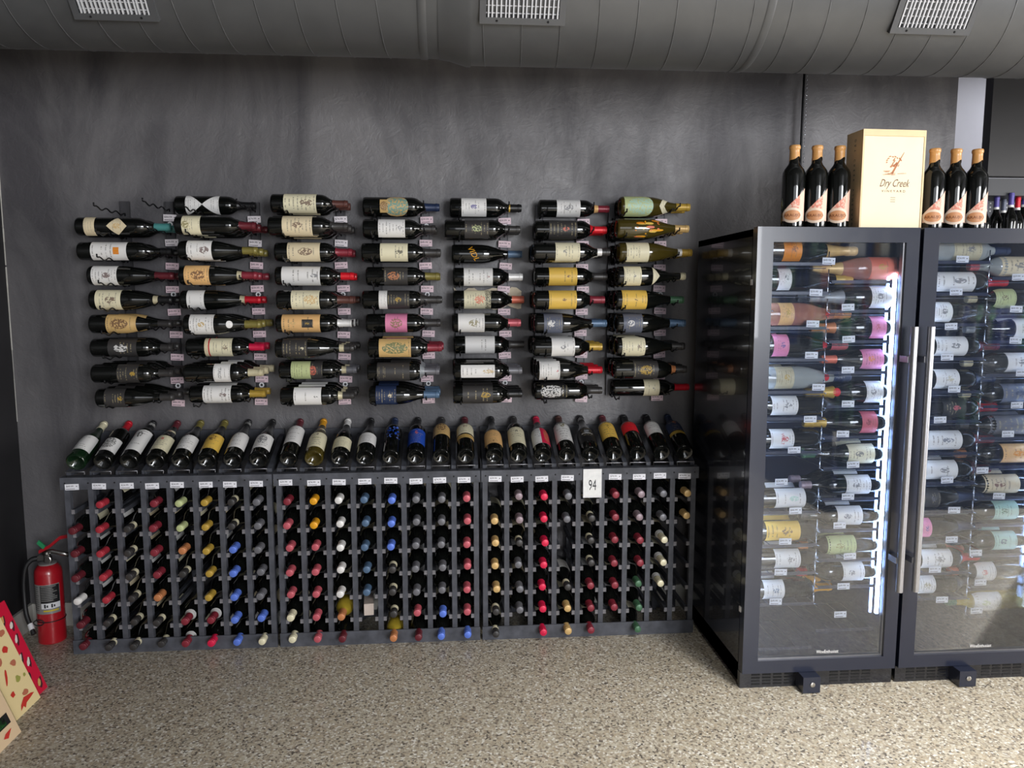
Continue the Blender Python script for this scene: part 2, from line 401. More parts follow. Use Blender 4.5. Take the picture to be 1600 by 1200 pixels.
def label_mesh(sh, z0, z1, half, shape='rect', mat='paper'):
    z0, z1 = round(z0, 3), round(z1, 3); k = ('L', sh, z0, z1, half, shape, mat)
    if k in _mc: return _mc[k]
    nu, nz = 16, 6; H = z1-z0; vs = []; fs = []; uv = []
    def rng(u):
        a = abs(u)
        if shape == 'diamond': return (z0+H/2-H/2*(1-a), z0+H/2+H/2*(1-a))
        if shape == 'oval': q = math.sqrt(max(0, 1-a*a)); return (z0+H/2-H/2*q, z0+H/2+H/2*q)
        if shape == 'arch': q = math.sqrt(max(0, 1-a*a)); return (z0, z0+H*.6+H*.4*q)
        if shape == 'oct': c = max(0, a-.75)/.25*H*.22; return (z0+c, z1-c)
        if shape == 'hourA': return (z0, z0+H*(1-a)*1.0+.0005)
        if shape == 'hourB': return (z1-H*(1-a)-.0005, z1)
        if shape == 'tri': return (z0, z0+H*(1-a)+.0005)
        if shape == 'point': return (z0+H*.55*(1-(1-a)), z1) if False else (z0+H*.0, z1-H*.5*a)
        if shape == 'vee': return (z0+H*.5*a, z0+H*.5*a+H*.5)
        if shape == 'wedge': q = (u+1)/2; return (z0, z0+H*(.25+.75*q))
        return (z0, z1)
    for i in range(nu+1):
        u = -1+2*i/nu; lo, hi = rng(u); th = u*R(half)
        for j in range(nz+1):
            z = lo+(hi-lo)*j/nz; r = prad(sh, z)+.0007
            vs.append((r*sin(th), -r*cos(th), z)); uv.append(((u+1)/2, (z-z0)/H if H else 0))
    for i in range(nu):
        for j in range(nz):
            a = i*(nz+1)+j; fs.append((a, a+nz+1, a+nz+2, a+1))
    me = MB().add(vs, fs).mesh('label', M[mat], True)
    ul = me.uv_layers.new(name='UVMap')
    for l in me.loops: ul.data[l.index].uv = uv[l.vertex_index]
    _mc[k] = me; return me
def wrap_text(sh, s, zc, size, shear=0., rot=0., ang=0.):
    vs, fs = text_geo(s, shear); out = []
    cr, sr = cos(rot), sin(rot)
    for x, y, z in vs:
        X = (x*cr-y*sr)*size; Y = (x*sr+y*cr)*size
        zz = zc+Y; r = prad(sh, zz)+.0012; th = X/r+ang
        out.append((r*sin(th), -r*cos(th), zz))
    return MB().add(out, fs).mesh('lettering', M['paint'])

COLS = {
 'white': (238, 236, 234), 'cream': (236, 228, 196), 'ivory': (230, 214, 180), 'yellow': (240, 198, 92), 'tan': (214, 178, 118), 'peach': (238, 190, 128),
 'charcoal': (58, 56, 56), 'black': (26, 26, 28), 'grey': (110, 110, 116), 'slate': (98, 104, 122), 'navy': (38, 52, 84), 'blue': (36, 82, 190),
 'pink': (232, 140, 178), 'red': (200, 24, 44), 'green': (70, 110, 82), 'sage': (196, 206, 150), 'maroon': (104, 36, 46), 'burgundy': (136, 44, 58), 'rose': (196, 92, 104),
 'scarlet': (222, 30, 44), 'magenta': (224, 34, 78), 'gold': (190, 156, 66), 'olive': (128, 118, 60), 'brown': (92, 56, 50), 'orange': (232, 140, 32), 'teal': (88, 160, 158),
 'steel': (84, 110, 140), 'silver': (150, 155, 160), 'beige': (202, 192, 160), 'mauve': (150, 132, 140), 'azure': (96, 128, 224), 'violet': (84, 76, 150), 'copper': (200, 130, 84), 'coral': (226, 120, 96), 'mint': (178, 214, 200), 'amber': (238, 168, 34), 'crimson': (178, 52, 66),
}
def C(n): return lin(COLS[n]) if isinstance(n, str) else lin(n)
DARKP = ('charcoal', 'black', 'navy', 'slate', 'grey', 'blue', 'maroon', 'red')
GL = {'d': ('glass', (.0045, .005, .0045)), 'g': ('glass', (.006, .02, .008)), 'o': ('glass', (.06, .045, .008)), 'y': ('pale', (.75, .55, .06)), 'r': ('pale', (.8, .35, .25)), 'k': ('pale', (.75, .8, .78))}
GRP = ['']
def bottle(mat, sh, Rm, L, label, group, cap='black', capz=.232, gl='d', labels=(), band=None, n=24, text=(), lowcap=None):
    """labels: (z0,z1,half angle,paper,shape,accent,crest v,crest size) as fractions of the length"""
    r0 = {'b': .0375, 'u': .0405, 'c': .043}[sh]
    S = Matrix.Diagonal((Rm/r0, Rm/r0, L/.30, 1))
    t = thing('wine_bottle', label, 'bottle', group=group, mat=mat@S)
    gm, gc = GL[gl]
    ob('bottle_glass', body_mesh(sh, gm, n), t, color=gc)
    for lb in labels:
        z0, z1, half, paper, shape, acc, cv, cz = (list(lb)+['rect', None, .5, 0.][len(lb)-4:])[:8] if len(lb) < 8 else lb
        dark = paper in DARKP
        ink = (.45, .38, .22) if dark else (.12, .10, .09)
        ob('label', label_mesh(sh, z0*.3, z1*.3, half, shape), t, color=C(paper), ink=ink, accent=(C(acc) if acc else ink), crest=(cv, cz, .55))
    if cap: ob('capsule', cap_mesh(sh, capz), t, color=C(cap))
    if band: ob('neck_band', cap_mesh(sh, band[1]*.3, band[2]*.3), t, color=C(band[0]))
    for (s_, zc, size, colr, shear, rot) in text:
        ob('lettering', wrap_text(sh, s_, zc*.3, size, shear, rot), t, color=C(colr))
    return t
REAR = MB(); REARC = []
def rear_bottle(mat, sh, Rm, L, cap, capz, labels, band):
    """adds a bottle standing behind others to the one joined object REAR (colour per face in REARC)"""
    r0 = {'b': .0375, 'u': .0405, 'c': .043}[sh]
    T = mat@Matrix.Diagonal((Rm/r0, Rm/r0, L/.30, 1))
    pcs = [(body_mesh(sh, 'glass', 14), (.0045, .005, .0045, .06))]
    for lb in labels: pcs.append((label_mesh(sh, lb[0]*.3, lb[1]*.3, lb[2]), (*C(lb[3]), .5)))
    if cap: pcs.append((cap_mesh(sh, capz, None, 12), (*C(cap), .38)))
    if band: pcs.append((cap_mesh(sh, band[1]*.3, band[2]*.3, 12), (*C(band[0]), .4)))
    for me, col in pcs:
        fs = [tuple(p.vertices) for p in me.polygons]
        REAR.add([T@v.co for v in me.vertices], fs); REARC.extend([col]*len(fs))
def orient(loc, d, n):
    """bottle axis +Z -> d, label side -Y -> n"""
    z = Vector(d).normalized(); y = -(Vector(n)-z*Vector(n).dot(z)).normalized(); x = y.cross(z)
    m = Matrix((x, y, z)).transposed().to_4x4(); m.translation = Vector(loc); return m

def splashes(b, sh, n, z0, z1, cols, spread, ln=.02):
    for k in range(n):
        z = rnd.uniform(z0, z1)*.3; o = ob('painted_stroke', label_mesh(sh, z, min(z+rnd.choice([.006, .01, ln]), .19), rnd.choice([3, 5, 8]), 'oval'), b, color=C(cols[k % len(cols)]), ink=(0, 0, 0), accent=(0, 0, 0), crest=(.5, 0., 0.))
        o.rotation_euler = (0, 0, R(rnd.uniform(-spread, spread)))
# price tags: a card with its printed price in one mesh
_tags = {}
def tag_mesh(w, h, k):
    key = (w, h, k)
    if key not in _tags:
        b = MB().box(-w/2, w/2, -.0006, .0006, -h/2, h/2)
        vs, fs = text_geo(PRICES[k]); s = h*.42
        b.add([(x*s-w*.14, -.0009, y*s+h*.12) for x, y, z in vs], fs, 1)
        b.box(-w*.42, w*.22, -.001, -.0008, -h*.36, -h*.28, 1); b.box(w*.3, w*.4, -.001, -.0008, h*.05, h*.16, 1)
        _tags[key] = b.mesh('price_tag', [M['card'], M['print']])
    return _tags[key]
def tag(parent, x, y, z, w=.05, h=.026, col=(238, 236, 240), tilt=0.):
    m = Matrix.Translation((x, y, z))@Matrix.Rotation(tilt, 4, 'Y')
    if parent: m = parent.matrix_world.inverted()@m
    return ob('price_tag', tag_mesh(w, h, rnd.randrange(6)), parent, mat=m, color=lin(col))

ORD = ['first', 'second', 'third', 'fourth', 'fifth', 'sixth', 'seventh', 'eighth', 'ninth']

# ------------------------------------------------------------------ wall racks: seven columns of pegs with bottles lying on them
BASEX = [-1.363, -1.026, -.660, -.315, .036, .388, .712]
NECKX = [-1.181, -.828, -.469, -.106, .234, .577, .931]
ROWZ = [1.827-.0978*k for k in range(9)]
SPY = [3.362, 3.273, 3.184]
def peg_mesh(n):
    pts = [(0, 0, -.0005)]
    Y = 0; end = WY-.015-(SPY[n-1]-.056)
    k = int(end/.008)
    for i in range(k+1):
        y = end*i/k; ph = 2*pi*(y-(WY-.015-SPY[0]))/.089
        pts.append((0, -y, .0055*(1-cos(ph))))
    pts += [(0, -end-.007, .010), (0, -end-.009, .022)]
    return MB().tube([Vector(p)+Vector((0, 0, -.0032)) for p in pts], .003, 6).mesh('bottle_peg', M['black_wire'], True)
pegs = {n: peg_mesh(n) for n in (1, 2, 3)}
strip_me = MB().box(-.0175, .0175, 0, .015, -.42, .42).box(-.0175, -.0145, -.006, 0, -.42, .42).box(.0145, .0175, -.006, 0, -.42, .42).mesh('wall_strip', M['strip'])
wash_me = MB().tube([(.0085*cos(2*pi*i/16), 0, .0085*sin(2*pi*i/16)) for i in range(16)], .0033, 6, closed=True).mesh('screw_washer', M['white_plastic'], True)

# (row, x0, x1, y, shape, depth count, radius, glass, cap start px, cap colour, labels[(x0,x1,paper,shape,accent,cv,cs,half)], band, text)
W = [
 [ # column 1
  (1, 122, 267, 355, 'b', 2, .037, 'd', 240, 'teal', [(131, 148, 'ivory'), (167, 199, 'ivory', 'diamond', 'tan', .5, .2, 62)], None),
  (2, 125, 272, 394, 'b', 2, .0365, 'd', 250, 'black', [(142, 198, 'white', 'rect', 'orange', .75, .0, 78), (177.5, 186.5, 'orange', 'rect', 'orange', .5, .5, 22)], None),
  (3, 141, 272, 431, 'u', 2, .0385, 'd', 241, 'maroon', [(143, 183, 'white', 'rect', 'brown', .6, .16, 80)], None),
  (4, 144, 270, 468, 'u', 2, .040, 'd', 246, 'black', [(149, 189, 'cream', 'rect', 'brown', .6, .2, 80)], ('beige', 'b')),
  (5, 144, 269, 508, 'u', 2, .0385, 'd', 246, 'charcoal', [(166, 212, 'tan', 'rect', 'brown', .45, .3, 78)], None),
  (6, 146, 270, 546, 'b', 2, .0375, 'd', 250, 'charcoal', [(169, 214, 'charcoal', 'rect', 'white', .45, .24, 78)], None),
  (7, 147, 271, 583, 'b', 3, .0375, 'd', 247, 'charcoal', [(183, 216, 'charcoal', 'rect', 'gold', .75, .13, 78)], None),
  (8, 154, 272, 620, 'u', 3, .038, 'd', 249, 'charcoal', [(163, 195, 'charcoal', 'rect', 'gold', .8, .13, 78)], None)],
 [ (0, 276, 399, 317, 'b', 1, .0385, 'd', 370, 'black', [(290, 316.5, 'white', 'hourA', None, .4, 0., 86), (316, 342, 'white', 'hourB', None, .6, 0., 86)], None),
  (1, 276, 400, 355, 'b', 3, .037, 'd', 373, 'maroon', [(284, 313, 'cream', 'rect', 'olive', .2, .2, 80)], None),
  (2, 282, 402, 395, 'u', 3, .0385, 'd', 378, 'olive', [(292, 331, 'white', 'rect', 'brown', .7, .2, 78)], None),
  (3, 283, 402, 432, 'u', 3, .0385, 'd', 377, 'burgundy', [(288, 327, 'peach', 'rect', 'brown', .55, .28, 78)], ('beige', 'b')),
  (4, 285, 408, 467, 'u', 2, .039, 'd', 382, 'red', [(292, 319, 'white', 'rect', 'red', .35, .0, 78)], ('beige', 'b')),
  (5, 290, 408, 508, 'u', 3, .040, 'd', 382, 'olive', [(296, 334, 'white', 'rect', 'gold', .5, .14, 78), (353, 363, 'white', 'oval', None, .5, 0., 30)], None),
  (6, 294, 413, 545, 'b', 2, .0375, 'd', 389, 'magenta', [(320, 326, 'ivory'), (328, 363, 'cream', 'rect', 'brown', .7, .12, 80), (326, 328, 'red')], None),
  (7, 290, 411, 583, 'b', 3, .0375, 'd', 387, 'beige', [(334, 360, 'white', 'rect', None, .5, .0, 78)], None, [('TALO', .47, .017, 'grey', 0, 0)]),
  (8, 299, 415, 619, 'b', 2, .037, 'd', 390, 'gold', [(317, 361, 'white', 'rect', 'brown', .72, .13, 78)], None)],
 [ (0, 425, 543, 318, 'b', 2, .039, 'd', 519, 'brown', [(443, 494, 'cream', 'rect', 'brown', .7, .2, 78)], None),
  (1, 421, 543, 357, 'b', 3, .039, 'd', 516, 'charcoal', [(441, 488, 'ivory', 'rect', 'brown', .5, .17, 78)], None),
  (2, 431, 550, 395, 'b', 2, .039, 'd', 524, 'burgundy', [(449, 500, 'ivory', 'rect', 'brown', .55, .22, 78)], None),
  (3, 432, 553, 432, 'b', 2, .039, 'd', 532, 'scarlet', [(440, 500, 'white', 'rect', 'grey', .85, .1, 80)], None),
  (4, 434, 552, 471, 'b', 3, .038, 'd', 527, 'brown', [(455, 499, 'cream', 'rect', 'tan', .7, .25, 80)], None),
  (5, 433, 553, 508, 'b', 2, .0375, 'd', 527, 'white', [(440, 500, 'peach', 'rect', 'tan', .3, .1, 78), (472, 489, 'charcoal', 'rect', 'gold', .5, .2, 26)], ('charcoal', 'e')),
  (6, 432, 553, 543, 'u', 3, .039, 'd', 537, 'charcoal', [(441, 480, 'charcoal', 'rect', 'cream', .8, .08, 78)], ('beige', 'b')),
  (7, 438, 557, 581, 'b', 2, .0375, 'd', 541, 'grey', [(455, 485, 'sage'), (485, 504, 'charcoal', 'rect', 'coral', .2, .3, 78)], ('beige', 'b')),
  (8, 440, 553, 617, 'b', 3, .0375, 'd', 535, 'charcoal', [(459, 502, 'white', 'rect', 'black', .82, .08, 70)], ('beige', 'b'))],
 [ (0, 568, 686, 324, 'b', 1, .0415, 'd', 663, 'navy', [(594, 606, 'tan', 'rect', 'brown', .5, .5, 40), (601, 638, 'tan', 'oval', 'teal', .5, .6, 72)], None),
  (1, 568, 680, 361, 'b', 2, .0385, 'd', 659, 'charcoal', [(591, 633, 'white', 'rect', 'grey', .8, .1, 70)], None),
  (2, 566, 688, 397, 'b', 2, .0385, 'd', 661, 'charcoal', [(594, 637, 'cream', 'rect', 'black', .68, .14, 72)], None),
  (3, 573, 686, 435, 'b', 2, .0385, 'd', 664, 'olive', [(600, 637, 'charcoal', 'rect', 'copper', .4, .25, 78)], None),
  (4, 567, 688, 471, 'b', 2, .0385, 'd', 657, 'charcoal', [(592, 605, 'white'), (605, 640, 'charcoal', 'rect', 'gold', .5, .14, 78)], None),
  (5, 573, 688, 508, 'b', 2, .0385, 'd', 663, 'charcoal', [(602, 636, 'pink', 'rect', 'olive', .5, .28, 78)], None),
  (6, 576, 690, 544, 'b', 3, .040, 'd', 668, 'burgundy', [(592, 642, 'tan', 'rect', 'green', .5, .4, 66)], None),
  (7, 575, 686, 581, 'b', 3, .0385, 'd', 663, 'grey', [(589, 607, 'charcoal'), (607, 640, 'charcoal')], ('silver', 'b')),
  (8, 578, 686, 617, 'u', 3, .0395, 'd', 662, 'steel', [(587, 619, 'navy', 'rect', 'ivory', .7, .1, 80)], None)],
 [ (0, 703, 814, 324, 'b', 1, .0415, 'd', 795, 'black', [(721, 760, 'white', 'rect', 'violet', .5, .14, 66)], ('gold', 't')),
  (1, 695, 812, 361, 'b', 2, .0395, 'd', 789, 'charcoal', [(726, 764, 'charcoal', 'rect', 'sage', .5, .2, 72)], None),
  (2, 706, 815, 396, 'u', 1, .0405, 'd', 794, 'steel', [], None, [('VIDL', .3, .034, 'amber', .2, .5)]),
  (3, 708, 816, 436, 'b', 1, .0395, 'd', 795, 'white', [(725, 770, 'white', 'rect', 'burgundy', .85, .05, 78)], None),
  (4, 708, 818, 472, 'b', 1, .0395, 'd', 800, 'coral', [(725, 758, 'cream', 'rect', 'coral', .75, .26, 76), (758, 767, 'cream', 'rect', 'black', .5, .8, 76)], None),
  (5, 707, 813, 509, 'b', 2, .0395, 'd', 794, 'rose', [(716, 757, 'white', 'rect', 'olive', .6, .2, 76)], None),
  (6, 709, 818, 546, 'b', 1, .0385, 'd', 795, 'charcoal', [(727, 773, 'white')], None),
  (7, 709, 815, 581, 'b', 3, .0385, 'd', 795, 'grey', [(720, 773, 'white', 'rect', 'gold', .82, .18, 42)], None),
  (8, 708, 815, 616, 'b', 3, .0385, 'd', 793, 'black', [(723, 770, 'charcoal', 'rect', 'gold', .75, .17, 76)], None)],
 [ (0, 842, 951, 323, 'b', 1, .0375, 'd', 935, 'burgundy', [(870, 907, 'white', 'rect', 'grey', .5, .2, 74)], ('peach', 'b')),
  (1, 835, 947, 362, 'b', 2, .0395, 'd', 922, 'scarlet', [(858, 902, 'charcoal', 'rect', 'coral', .6, .12, 78)], None),
  (2, 833, 952, 399, 'b', 3, .0385, 'd', 941, 'charcoal', [(868, 906, 'cream', 'rect', 'grey', .4, .1, 78)], ('white', 'b')),
  (3, 835, 948, 435, 'b', 2, .0385, 'd', 925, 'charcoal', [(858, 902, 'yellow', 'rect', 'brown', .68, .08, 78)], None),
  (4, 835, 944, 471, 'b', 3, .0385, 'd', 922, 'burgundy', [(858, 901, 'yellow', 'rect', 'brown', .55, .08, 78)], None),
  (5, 835, 947, 506, 'u', 3, .0405, 'd', 925, 'steel', [(850, 879, 'slate', 'rect', 'white', .4, .2, 76)], None),
  (6, 833, 940, 543, 'b', 3, .0385, 'd', 921, 'gold', [(862, 898, 'white', 'rect', 'grey', .5, .12, 78)], None),
  (7, 838, 940, 577, 'u', 3, .040, 'd', 919, 'red', [(843, 875, 'white', 'rect', 'red', .85, .06, 78)], None),
  (8, 835, 940, 615, 'b', 2, .0375, 'd', 917, 'charcoal', [(845, 888, 'black', 'arch', 'white', .4, .42, 78)], None)],
 [ (0, 968, 1077, 325, 'u', 2, .0425, 'o', 1057, 'gold', [(976, 1020, 'sage', 'arch', 'mint', .6, .5, 76), (1030, 1046, 'cream', 'vee', None, .5, 0., 70)], None),
  (1, 963, 1075, 363, 'u', 3, .0405, 'o', 1055, 'tan', [], None),
  (2, 966, 1080, 398, 'u', 3, .040, 'o', 1066, 'gold', [(979, 1014, 'cream', 'rect', 'beige', .5, .1, 78)], ('white', 'b')),
  (3, 963, 1070, 434, 'u', 3, .040, 'd', 1064, 'cream', [(975, 1002, 'cream', 'rect', 'grey', .6, .08, 78), (1020, 1031, 'cream', 'tri', None, .5, 0., 76)], None),
  (4, 961, 1067, 470, 'u', 3, .040, 'd', 1048, 'green', [(972, 1011, 'yellow', 'rect', 'brown', .55, .08, 78)], None),
  (5, 962, 1070, 507, 'u', 3, .040, 'd', 1047, 'steel', [(974, 1004, 'slate', 'rect', 'white', .4, .18, 78)], None),
  (6, 962, 1069, 543, 'u', 3, .040, 'd', 1050, 'charcoal', [(972, 1008, 'cream', 'oct', 'brown', .75, .1, 80)], None),
  (7, 958, 1072, 577, 'b', 3, .0385, 'd', 1056, 'charcoal', [(990, 1028, 'charcoal', 'rect', 'gold', .5, .28, 78)], ('copper', 'b')),
  (8, 956, 1075, 615, 'b', 1, .0375, 'd', 1054, 'red', [(1006, 1030, 'cream', 'rect', 'grey', .6, .05, 78)], None)],
]
WCOL = ['first', 'second', 'third', 'fourth', 'fifth', 'sixth', 'seventh']
def wall_bottles():
    for ci, col in enumerate(W):
        rk = thing('wine_peg_rack', f'black metal peg rack on the wall, {WCOL[ci]} column from the extinguisher side', 'wine rack', ((BASEX[ci]+NECKX[ci])/2, WY-.015, 1.427), 'black peg racks on the wall')
        bpy.context.view_layer.update()
        cx = (BASEX[ci]+NECKX[ci])/2
        for X in (BASEX[ci], NECKX[ci]): ob('wall_strip', strip_me, rk, loc=(X-cx, 0, 0))
        cnt = {e[0]: e[5] for e in col}; rad = {e[0]: e[6] for e in col}
        if ci == 0: cnt[0] = 3; rad[0] = .0375
        for r in range(9):
            for X in (BASEX[ci], NECKX[ci]):
                k = 3 if (r == 0 and ci == 0) or cnt.get(r, 1) > 1 or r in (0,) else 2
                ob('bottle_peg', pegs[max(cnt.get(r, 1), min(k, 3))], rk, loc=(X-cx, 0, ROWZ[r]-1.427-(rad.get(r, .0375) if X == BASEX[ci] else .0185)))
            col_ = (232, 205, 214) if r > 1 or ci > 2 else (240, 232, 236)
            tag(rk, NECKX[ci]+rnd.uniform(-.004, .006), WY-.024, ROWZ[r]-.051+rnd.uniform(-.003, .003), .054, .028, col_, rnd.uniform(-.05, .06))
            if r in (0, 3, 7): ob('screw_washer', wash_me, rk, loc=(NECKX[ci]-cx+.002, -.009, ROWZ[r]-.051-.024-1.427))
        for e in col:
            row, x0, x1, y, sh, n, rad_, gl, cx0, cap, labs, band = e[:12]; txt = e[12] if len(e) > 12 else ()
            Y = SPY[n-1]-(.012 if ci == 4 and row == 4 else 0); zc = ROWZ[row]+.0005
            yy = y
            P0 = at(x0, yy, Y); P1 = at(x1, yy, Y); L = min(.36, max(.27, P1.x-P0.x))
            fr = lambda px: (at(px, yy, Y-rad_*.8).x-P0.x)/L
            lab = []
            for l in labs:
                l = list(l)+[None]*(8-len(l)); a, b = max(.02, fr(l[0])), fr(l[1])
                lab.append((a, max(b, a+.015), l[7] or 78, l[2], l[3] or 'rect', l[4], l[5] if l[5] is not None else .5, l[6] or 0.))
            capz = min(.285, max(.2, ((at(cx0, yy, Y-.015).x-P0.x)/L)*.3)); bd = None
            if band:
                q = capz/.3
                bd = (band[0], q-.06, q) if band[1] == 'b' else (band[0], q, q+.02) if band[1] == 't' else (band[0], .95, 1.003)
            pap = labs[-1][2] if labs else 'no'
            desc = f'{pap} label' if labs else 'gold lettering' if txt else 'orange strokes'
            mt = orient((P0.x, Y, zc), (1, 0, 0), (0, -1, .02))
            lbl = f'dark wine bottle, {desc}, {cap} cap, {ORD[row]} row down, {WCOL[ci]} wall column from extinguisher'
            if gl == 'o': lbl = lbl.replace('dark', 'golden')
            bb_ = bottle(mt, sh, rad_, L, lbl, 'bottles lying on the wall racks', cap, capz, gl, lab, bd, text=[(a, b, c, d, s2, r2) for a, b, c, d, s2, r2 in txt])
            if ci == 6 and row == 1: splashes(bb_, 'u', 22, .2, .55, ('amber', 'orange', 'coral', 'yellow'), 60, .035)
            for k in range(n-1):
                mt = orient((P0.x+rnd.uniform(-.004, .006), SPY[k], zc), (1, 0, 0), (0, -1, .05+rnd.uniform(0, .2)))
                wd = 'rearmost' if k == 0 and n == 3 else 'rear' if n == 2 else 'middle'
                if not (wd == 'middle' and row >= 6):
                    rear_bottle(mt, sh, min(rad_, .0405), L, cap, capz, lab[-1:], bd); continue
                bottle(mt, sh, min(rad_, .0405), L, f'{wd} wine bottle with {cap} cap, {ORD[row]} row down, {WCOL[ci]} wall column from extinguisher', 'bottles lying on the wall racks', cap, capz, gl, lab[-1:], bd, 16)
wall_bottles()
# crumpled tissue behind one bottle of the fifth column
tis = MB(); P = at(765, 470, 3.30)
pt = []
for i in range(15):
    for j in range(9):
        pt.append((P.x-.150+i*.0212+rnd.uniform(-.004, .004), 3.402+rnd.uniform(-.004, .004), ROWZ[4]-.034+j*.0095+(rnd.uniform(-.01, .014) if j in (0, 8) else 0)))
tis.add(pt, [(i*9+j, i*9+9+j, i*9+10+j, i*9+j+1) for i in range(14) for j in range(8)])
tm = tis.mesh('wrapping_paper', simple('beige_tissue', (214, 200, 176), .8))
o = thing('wrapping_paper', 'crumpled beige tissue paper behind a red-capped bottle on the wall', 'paper', me=tm)
md = o.modifiers.new('s', 'SOLIDIFY'); md.thickness = .0015

# ------------------------------------------------------------------ wooden floor racks
PIT = .0998
RK = [(-1.545, 8, 'beside the fire extinguisher', .1012), (-.718, 8, 'in the middle', .1031), (.123, 9, 'beside the fridge', .1008)]
SLZ = [.628-.0975*k for k in range(7)]
cpt = {'M': 'burgundy', 'm': 'maroon', 'r': 'crimson', 'c': 'sage', 'g': 'gold', 'k': 'black', 'y': 'grey', 'w': 'white', 'b': 'azure', 'o': 'copper', 'p': 'rose', 'h': 'magenta', 'Y': 'amber', 's': 'steel', 'R': 'coral', 't': 'mauve', 'n': 'tan', 'G': 'green', 'i': 'beige', 'B': 'black', 'H': 'scarlet', 'O': 'copper', 'C': 'cream'}
CONT = [
 ['.r.McgBy', 'mrBMcgBy', 'mrBMogby', 'mrBMBgby', 'wrBo.gby', 'mBBBMMbb', 'mBBBMhbC'],
 ['MYwsbyyp', 'pYwsbyyp', 'ppwsbyyp', 'ppwsByyp', 'ppwsByyp', 'CpO.Bpbp', 'Cpm.Omvb'],
 ['.thy.Mtyn', 'nthyBMtyn', 'nBh.BMMC.', 'nyh.BMMC.', 'nyhBMMGC.', 'ByhnMMG..', 'B.hnM.G..'],
]
cpt['v'] = 'azure'
up_me = {}
run_me = MB().box(-.006, .006, 0, .262, -.009, .009).mesh('bottle_runner', [M['rackwood']])
runf_me = MB().box(-.0055, .0055, -.002, 0, -.0085, .0085)
def runner():
    b = MB(); b.box(-.0065, .0065, .0, .262, -.009, .009)
    me = b.mesh('bottle_runner', [M['rackwood'], M['rackend']])
    me.polygons[2].material_index = 1
    return me
run_me = runner()
FY = 3.125
# display bottles: per rack: (label z0,z1 px-free fractions, paper, accent...) 
DISP = [
 [('g', 'cream', 'white', (.15, .5), None, 'u'), ('d', 'red', 'white', (.12, .42), ('charcoal', .6, .4), 'b'), ('d', 'black', 'white', (.12, .62), ('black', .78, .16), 'b', 'band'), ('d', 'maroon', 'cream', (.12, .46), ('red', .75, .1), 'u', 'collar'), ('d', 'olive', 'white', (.12, .46), None, 'u'), ('d', 'olive', 'yellow', (.12, .48), ('brown', .75, .2), 'u'), ('d', 'black', 'white', (.14, .52), ('brown', .85, .05), 'u', 'band'), ('d', 'black', 'white', (.12, .46), ('grey', .6, .3), 'u')],
 [('d', 'maroon', 'white', (.25, .68), None, 'b'), ('o', 'amber', 'cream', (.12, .5), ('brown', .85, .08), 'u', 'collar'), ('d', 'white', 'cream', (.1, .36), None, 'u'), ('d', 'black', 'white', (.2, .46), None, 'u'), ('d', 'navy', None, (.35, .6), ('blue', .5, .5), 'b'), ('d', 'black', 'blue', (.18, .55), ('coral', .75, .12), 'b'), ('d', 'charcoal', 'tan', (.4, .72), ('brown', .6, .3), 'b'), ('d', 'maroon', 'cream', (.42, .74), None, 'b', 'gold')],
 [('d', 'black', 'peach', (.14, .5), ('brown', .15, .06), 'u'), ('d', 'charcoal', 'cream', (.14, .56), ('black', .7, .1), 'b'), ('d', 'magenta', 'white', (.12, .54), None, 'u', 'split'), ('d', 'brown', 'white', (.2, .74), ('olive', .8, .16), 'b'), ('d', 'black', 'black', (.16, .52), ('silver', .7, .18), 'u', 'band'), ('d', 'maroon', 'yellow', (.26, .74), ('brown', .6, .1), 'b'), ('d', 'black', 'scarlet', (.42, .78), ('copper', .7, .12), 'b'), ('d', 'black', 'white', (.36, .72), None, 'b'), ('d', 'navy', 'navy', (.42, .82), ('copper', .6, .15), 'b', 'goldlow')],
]
